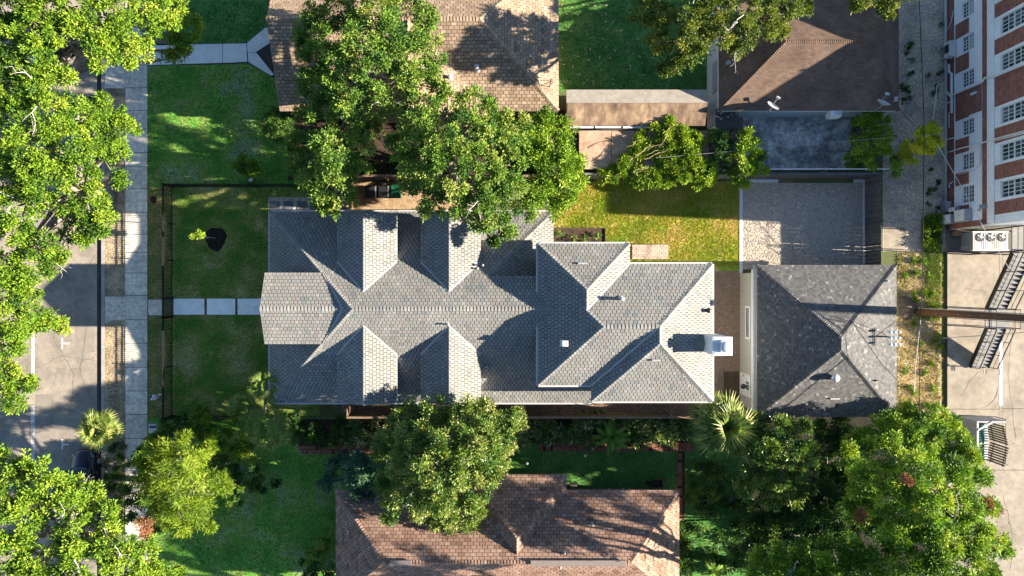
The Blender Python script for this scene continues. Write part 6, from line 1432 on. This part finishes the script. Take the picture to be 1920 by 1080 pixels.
shrub('shrub', 'dark low shrub below the pale shrub by the brown eave', [(600, 1075, 26, 1.2), (575, 1065, 18, 1.0), (620, 1070, 14, 1)], L_DEEP, 210)
shrub('sapling_bush', 'thin yellow-green bush alone on the shaded north lawn', [(462, 312, 20, 1.6), (475, 318, 14, 1.6), (448, 318, 12, 1.4)], L_OAK, 211)
m = MB().lathe(P(472, 337, 0), [(.13, 0), (.16, .2), (.17, .24), (.12, .24)], 10).build('plant_pot', WHITE, None, base=P(472, 337, 0)); tag(m, 'white pot below the yellow-green bush near the iron side fence', 'pot')
t = thing('sapling', 'young leaning sapling with a few yellow leaves in the mulch', 'tree', P(405, 447, 0))
a = P(405, 447, 0); b = P(372, 441, 3.0); MB().tube([a, a.lerp(b, .4), b], [.03, .022, .01], 6).build('trunk', TWIG, t)
link('crown', crown_mesh('crown', [(372, 440, 8, 2.9), (361, 443, 4, 3.0), (374, 436, 5, 2.7), (380, 442, 4, 2.5)], 212, low=-.8, tbias=.1, sprays=4, per=6, L=.17, Wd=.08, spread=.16), t, [L_PALE])
MB().tube([a + Vector((-.6, 0, .3)), a + Vector((-.1, 0, .9))], .02, 5).build('stake', TWIG, t)
shrub('vine', 'mass of bright vines spilling over the tan lean-to roof', [(1150, 325, 17, 2.2), (1172, 308, 19, 2.35), (1198, 330, 21, 2.3), (1225, 335, 19, 2.3), (1190, 285, 18, 2.4), (1205, 262, 19, 2.45), (1230, 250, 18, 2.45), (1222, 285, 16, 2.4), (1250, 268, 26, 2.6), (1275, 252, 23, 2.6), (1258, 300, 26, 2.6), (1285, 285, 28, 2.7), (1275, 325, 23, 2.5), (1300, 310, 26, 2.7), (1300, 338, 18, 2.3), (1250, 335, 16, 2.3), (1322, 318, 23, 2.6), (1330, 338, 14, 2.3), (1254, 228, 11, 2.6), (1128, 330, 14, 2.0), (1305, 262, 16, 2.5), (1170, 335, 13, 2.1), (1240, 315, 18, 2.4)], leaf_mat('vine_leaf', [(.07, .13, .018), (.15, .26, .022), (.25, .36, .03), (.40, .46, .06)], .2, .6, .12), 213, flat=.55, dens=20, L=.16, Wd=.08, bough=.24, stems=1)
m = MB(); r = random.Random(8)
for k in range(12):
    a = P(r.uniform(1170, 1245), r.uniform(275, 325), 3.1); an = r.uniform(.3, 1.1); d = Vector((math.cos(an), math.sin(an), r.uniform(-.1, .15))); m.tube(limb_pts(a, a + d * r.uniform(.7, 1.6), r, .4, 3), [.02, .018, .014, .008], 4)
vn = [o for o in COL.objects if o.name == 'vine'][0]; m.build('dry_stem', pm('straw_stem', [(.34, .28, .13), (.46, .40, .22)], 6), vn)
shrub('shrub', 'dark shrub at the end of the vines by the small dark roof', [(1350, 275, 26, 2.8), (1350, 305, 24, 2.6), (1340, 258, 16, 2.6)], L_DEEP, 214, tbias=.1, L=.2)
shrub('shrub', 'tall shrub leaning over the stained patio corner', [(1400, 300, 30, 3.0), (1392, 325, 26, 2.6), (1415, 285, 22, 3.0), (1398, 250, 14, 3.2), (1395, 270, 16, 3.2), (1425, 318, 16, 2.6)], L_PALE, 215, tbias=.16, L=.22)
shrub('shrub', 'loose green shrub between the patio and the alley', [(1610, 245, 24, 2.2), (1640, 225, 22, 2.4), (1650, 260, 26, 2.6), (1615, 285, 24, 2.2), (1650, 300, 26, 2.4), (1625, 215, 16, 2), (1640, 205, 14, 2.4), (1680, 310, 16, 2.4), (1600, 300, 14, 1.8)], L_PALE, 216, tbias=.16, L=.22)
shrub('shrub', 'yellow shrub with sunlight in its leaf colour, overhanging the alley cable', [(1738, 262, 24, 3.4), (1730, 282, 22, 3.2), (1748, 246, 16, 3.4), (1716, 288, 18, 2.8), (1700, 282, 16, 2.4), (1754, 264, 13, 3.4), (1722, 262, 14, 3.0), (1690, 300, 14, 2.0)], leaf_mat('sunlit_yellow_leaf', [(.30, .34, .03), (.55, .58, .04), (.75, .72, .06), (.80, .62, .12)], .4, .5, .2), 217)  # sun cannot reach here; its glow is put into the leaf colour
for i, (px, py, rr3, lb) in enumerate(((1052, 440, 7, 'small seedling plant in the timber planter, at the house end'), (1075, 448, 6, 'small seedling plant in the timber planter, near the front board'), (1098, 448, 6, 'small seedling plant in the timber planter, past the middle'), (1120, 442, 6, 'small seedling plant in the timber planter, at the lawn end'))):
    shrub('seedling', lb, [(px, py, rr3, .42)], L_ELM, 230 + i, 'plants in the planter', stems=2, sprays=3, per=6, L=.16, Wd=.07)
# garden bed: many low plants with striped leaves that nobody could count
g = np.random.default_rng(44); lob = []
for k in range(150):
    x = g.uniform(640, 1288); y = g.uniform(783, 828)
    if 690 < x < 960 and g.random() < .7: continue
    lob.append((x, y, g.uniform(7, 13), g.uniform(.25, .6)))
link('bed_foliage', crown_mesh('bed_foliage', lob, 45, low=-.1, sprays=4, per=8, L=.34, Wd=.10), None, [leaf_mat('bed_leaf', [(.05, .11, .03), (.11, .20, .045), (.26, .34, .09), (.66, .66, .36)], .2, .45, .35)], 'stuff')
lob = [(g.uniform(545, 660), g.uniform(786, 836), g.uniform(6, 12), g.uniform(.2, .5)) for k in range(26)]
link('ground_cover', crown_mesh('ground_cover', lob, 46, sprays=4, per=8, L=.24, Wd=.09), None, [L_DEEP], 'stuff')
lob = [(g.uniform(1290, 1560), g.uniform(930, 1078), g.uniform(6, 12), g.uniform(.1, .35)) for k in range(70)] + [(1280 + g.uniform(-8, 10), g.uniform(985, 1078), 9, .5) for k in range(14)]
link('ground_cover', crown_mesh('ground_cover', lob, 47, tbias=-.05, sprays=4, per=8, L=.24, Wd=.09), None, [L_DEEP], 'stuff')
lob = [(g.uniform(1735, 1763), g.uniform(405, 470), g.uniform(6, 10), g.uniform(.2, .5)) for k in range(22)] + [(g.uniform(1690, 1762), g.uniform(475, 760), g.uniform(3, 7), .12) for k in range(24)]
link('weeds', crown_mesh('weeds', lob, 48, sprays=4, per=8, L=.2, Wd=.05), None, [L_OAK], 'stuff')
lob = [(g.uniform(545, 1060), g.uniform(215, 335), g.uniform(6, 14), g.uniform(.15, .5)) for k in range(60)]
link('ground_cover', crown_mesh('ground_cover', lob, 49, tbias=-.05, sprays=4, per=8, L=.24, Wd=.09), None, [L_DEEP], 'stuff')
lob = [(g.uniform(1690, 1712), g.uniform(80, 190), g.uniform(2, 5), .1) for k in range(14)] + [(g.uniform(1740, 1765), g.uniform(20, 400), g.uniform(2, 4), .06) for k in range(18)]
link('weeds', crown_mesh('weeds', lob, 52, sprays=3, per=6, L=.14, Wd=.05), None, [L_DEEP], 'stuff')
lob = [(g.uniform(200, 234), g.uniform(820, 1000), g.uniform(4, 9), .1) for k in range(40)]
link('weeds', crown_mesh('weeds', lob, 51, sprays=4, per=8, L=.2, Wd=.05), None, [L_DEEP], 'stuff')

# ------------------------------------------------------------------ palms and cycads
def frond_mesh(seed, petiole, blade, n=22, wid=.05, droop=.25, cols=0.0):
    r = random.Random(seed); vs = []; ts = []
    def tri(a, b, c, t): vs.extend([a, b, c]); ts.append(t)
    # petiole along +x, fan at the end
    tri((0, -.02, 0), (petiole, -.012, .06 * petiole), (petiole, .012, .06 * petiole), .45); tri((0, -.02, 0), (petiole, .012, .06 * petiole), (0, .02, 0), .45)
    o = Vector((petiole, 0, .06 * petiole))
    for k in range(n):
        f = k / (n - 1) * 2 - 1; a = f * 2.15 + r.uniform(-.04, .04); L = blade * (1 - .32 * abs(f) ** 2) * r.uniform(.9, 1.08)
        d = Vector((math.cos(a), math.sin(a), .10 - .10 * abs(f))); s = Vector((-math.sin(a), math.cos(a), .0)); up = Vector((0, 0, 1))
        m1 = o + d * L * .55 + up * .05; tip = o + d * L + up * (-droop * L * r.uniform(.3, 1.2)); t = min(1, max(0, .5 + cols + r.gauss(0, .16)))
        for q in (1, -1):
            e = m1 + s * wid * q + up * (-.025)
            tri(tuple(o), tuple(m1), tuple(e), t) if q < 0 else tri(tuple(o), tuple(e), tuple(m1), t)
            tri(tuple(m1), tuple(tip), tuple(e), min(1, t + .08)) if q < 0 else tri(tuple(e), tuple(tip), tuple(m1), min(1, t + .08))
    me = fast_mesh('frond', vs, 3, ts); me.materials.append(L_PALM); return me
def feather_mesh(seed, L, n=20, mat=None, w=.26, wid=.035):
    r = random.Random(seed); vs = []; ts = []
    def at(t): return Vector((L * t * (1 - .12 * t * t), 0, L * (.35 * t - .55 * t * t)))
    for k in range(n):
        t = .1 + .9 * k / n; o = at(t); d = (at(t + .02) - at(t)).normalized(); ll = w * math.sin(min(1, t * 1.6 + .15) * math.pi * .62 + .2) * (1.15 - t * .6)
        for q in (1, -1):
            tip = o + Vector((0, q, 0)) * ll * .95 + d * ll * .55 + Vector((0, 0, -.03 - r.uniform(0, .05))); e = o + d * wid * 2
            tv = min(1, max(0, r.gauss(.5, .14)))
            vs += [tuple(o), tuple(e), tuple(tip)] if q > 0 else [tuple(o), tuple(tip), tuple(e)]; ts.append(tv)
    for k in range(8):
        a, b = at(k / 8), at((k + 1) / 8); s = Vector((0, .012, 0)); vs += [tuple(a - s), tuple(a + s), tuple(b)]; ts.append(.6)
    me = fast_mesh('frond', vs, 3, ts); me.materials.append(mat or L_PALM); return me
def palm(name, label, base, top, n, meshes, seed, trunk_r=.16, lift=(-.5, 1.2), group=None, cat='palm', scale=(.85, 1.1)):
    r = random.Random(seed); b = P(*base, 0); tpt = P(*top); t = thing(name, label, cat, b, group); off = origin_of(t)
    m = MB(); pts = [b.lerp(tpt, k / 8) for k in range(9)]; m.tube(pts, [trunk_r * (1.25 if k == 0 else 1.0 + .08 * (k % 2)) for k in range(9)], 10); m.build('trunk', BARK, t)
    for k in range(n):
        o = bpy.data.objects.new('frond', r.choice(meshes)); COL.objects.link(o); o.parent = t
        az = k * 2.39996 + r.uniform(-.2, .2); f = (k + .5) / n; el = lift[1] + (lift[0] - lift[1]) * f ** .8 + r.uniform(-.32, .32); s = r.uniform(*scale)
        o.matrix_basis = Matrix.Translation(tpt - off + Vector((0, 0, .1 * (1 - f)))) @ Matrix.Rotation(az, 4, 'Z') @ Matrix.Rotation(-el, 4, 'Y') @ Matrix.Rotation(r.uniform(-.4, .4), 4, 'X') @ Matrix.Scale(s, 4)
    return t
FM = [frond_mesh(k, .62, .80, 24, .042, .35, -.02) for k in range(4)] + [frond_mesh(9, .65, .78, 24, .042, .5, .22)]
palm('fan_palm', 'big fan palm between the house corner and the garage', (1352, 800), (1353, 797, 4.6), 54, FM, 61, .22, (-.75, 1.35), 'fan palms', scale=(1.05, 1.8))
palm('fan_palm', 'fan palm on the verge above the parked car', (200, 806), (187, 805, 4.4), 34, FM, 62, .18, (-.75, 1.3), 'fan palms', scale=(.7, 1.1))
palm('fan_palm', 'fan palm standing highest in the front garden cluster', (497, 775), (498, 722, 3.2), 14, [frond_mesh(20, .8, .75, 22, .04, .4, -.1), frond_mesh(21, .9, .75, 22, .04, .4, -.05)], 63, .10, (-.4, 1.2), 'fan palms', scale=(.7, .95))
palm('fan_palm', 'fan palm nearest the house corner in the garden cluster', (505, 805), (505, 800, 3.6), 26, [frond_mesh(22, 1.0, .8, 22, .04, .45, -.1), frond_mesh(23, 1.1, .8, 22, .04, .5, -.05)], 64, .12, (-.6, 1.2), 'fan palms', scale=(.75, 1.0))
palm('fan_palm', 'small fan palm on the lawn side of the garden cluster', (462, 770), (460, 765, 2.6), 16, [frond_mesh(24, .7, .7, 22, .04, .4, -.08)], 65, .10, (-.5, 1.2), 'fan palms', scale=(.75, 1.0))
L_CYCAD = leaf_mat('cycad_leaf', [(0.070, 0.140, 0.028), (0.140, 0.252, 0.042), (0.252, 0.392, 0.056)], .14, .6, .12)
FR = [feather_mesh(k, 1.35, 26, L_CYCAD, .30, .05) for k in range(3)]
palm('cycad', 'arching feathery cycad in the dark southern bed', (1147, 822), (1147, 818, .9), 18, FR, 66, .12, (-.1, 1.0), None, 'plant')
AG = feather_mesh(31, .6, 10, L_BLUE, .10, .06)
palm('blue_agave', 'small blue-green rosette plant in the dark southern bed', (1047, 812), (1047, 812, .4), 22, [AG], 67, .08, (-.1, 1.2), None, 'plant')
palm('sago_plant', 'small leafy rosette at the south edge by the brown eave', (1335, 1068), (1335, 1068, .8), 16, FR[:1], 68, .1, (-.1, 1.0), None, 'plant', scale=(.5, .7))

# mulch and logs half seen in the shaded yard
t = thing('stone_slab', 'grey rounded stone lying under the trees in the yard', 'stone', P(1377, 940, 0)); blob('stone_body', pm('grey_stone', [(.16, .16, .17), (.26, .26, .27)], 3), P(1377, 940, .12), .35, (1.3, .9, .5), 5, t, .5)
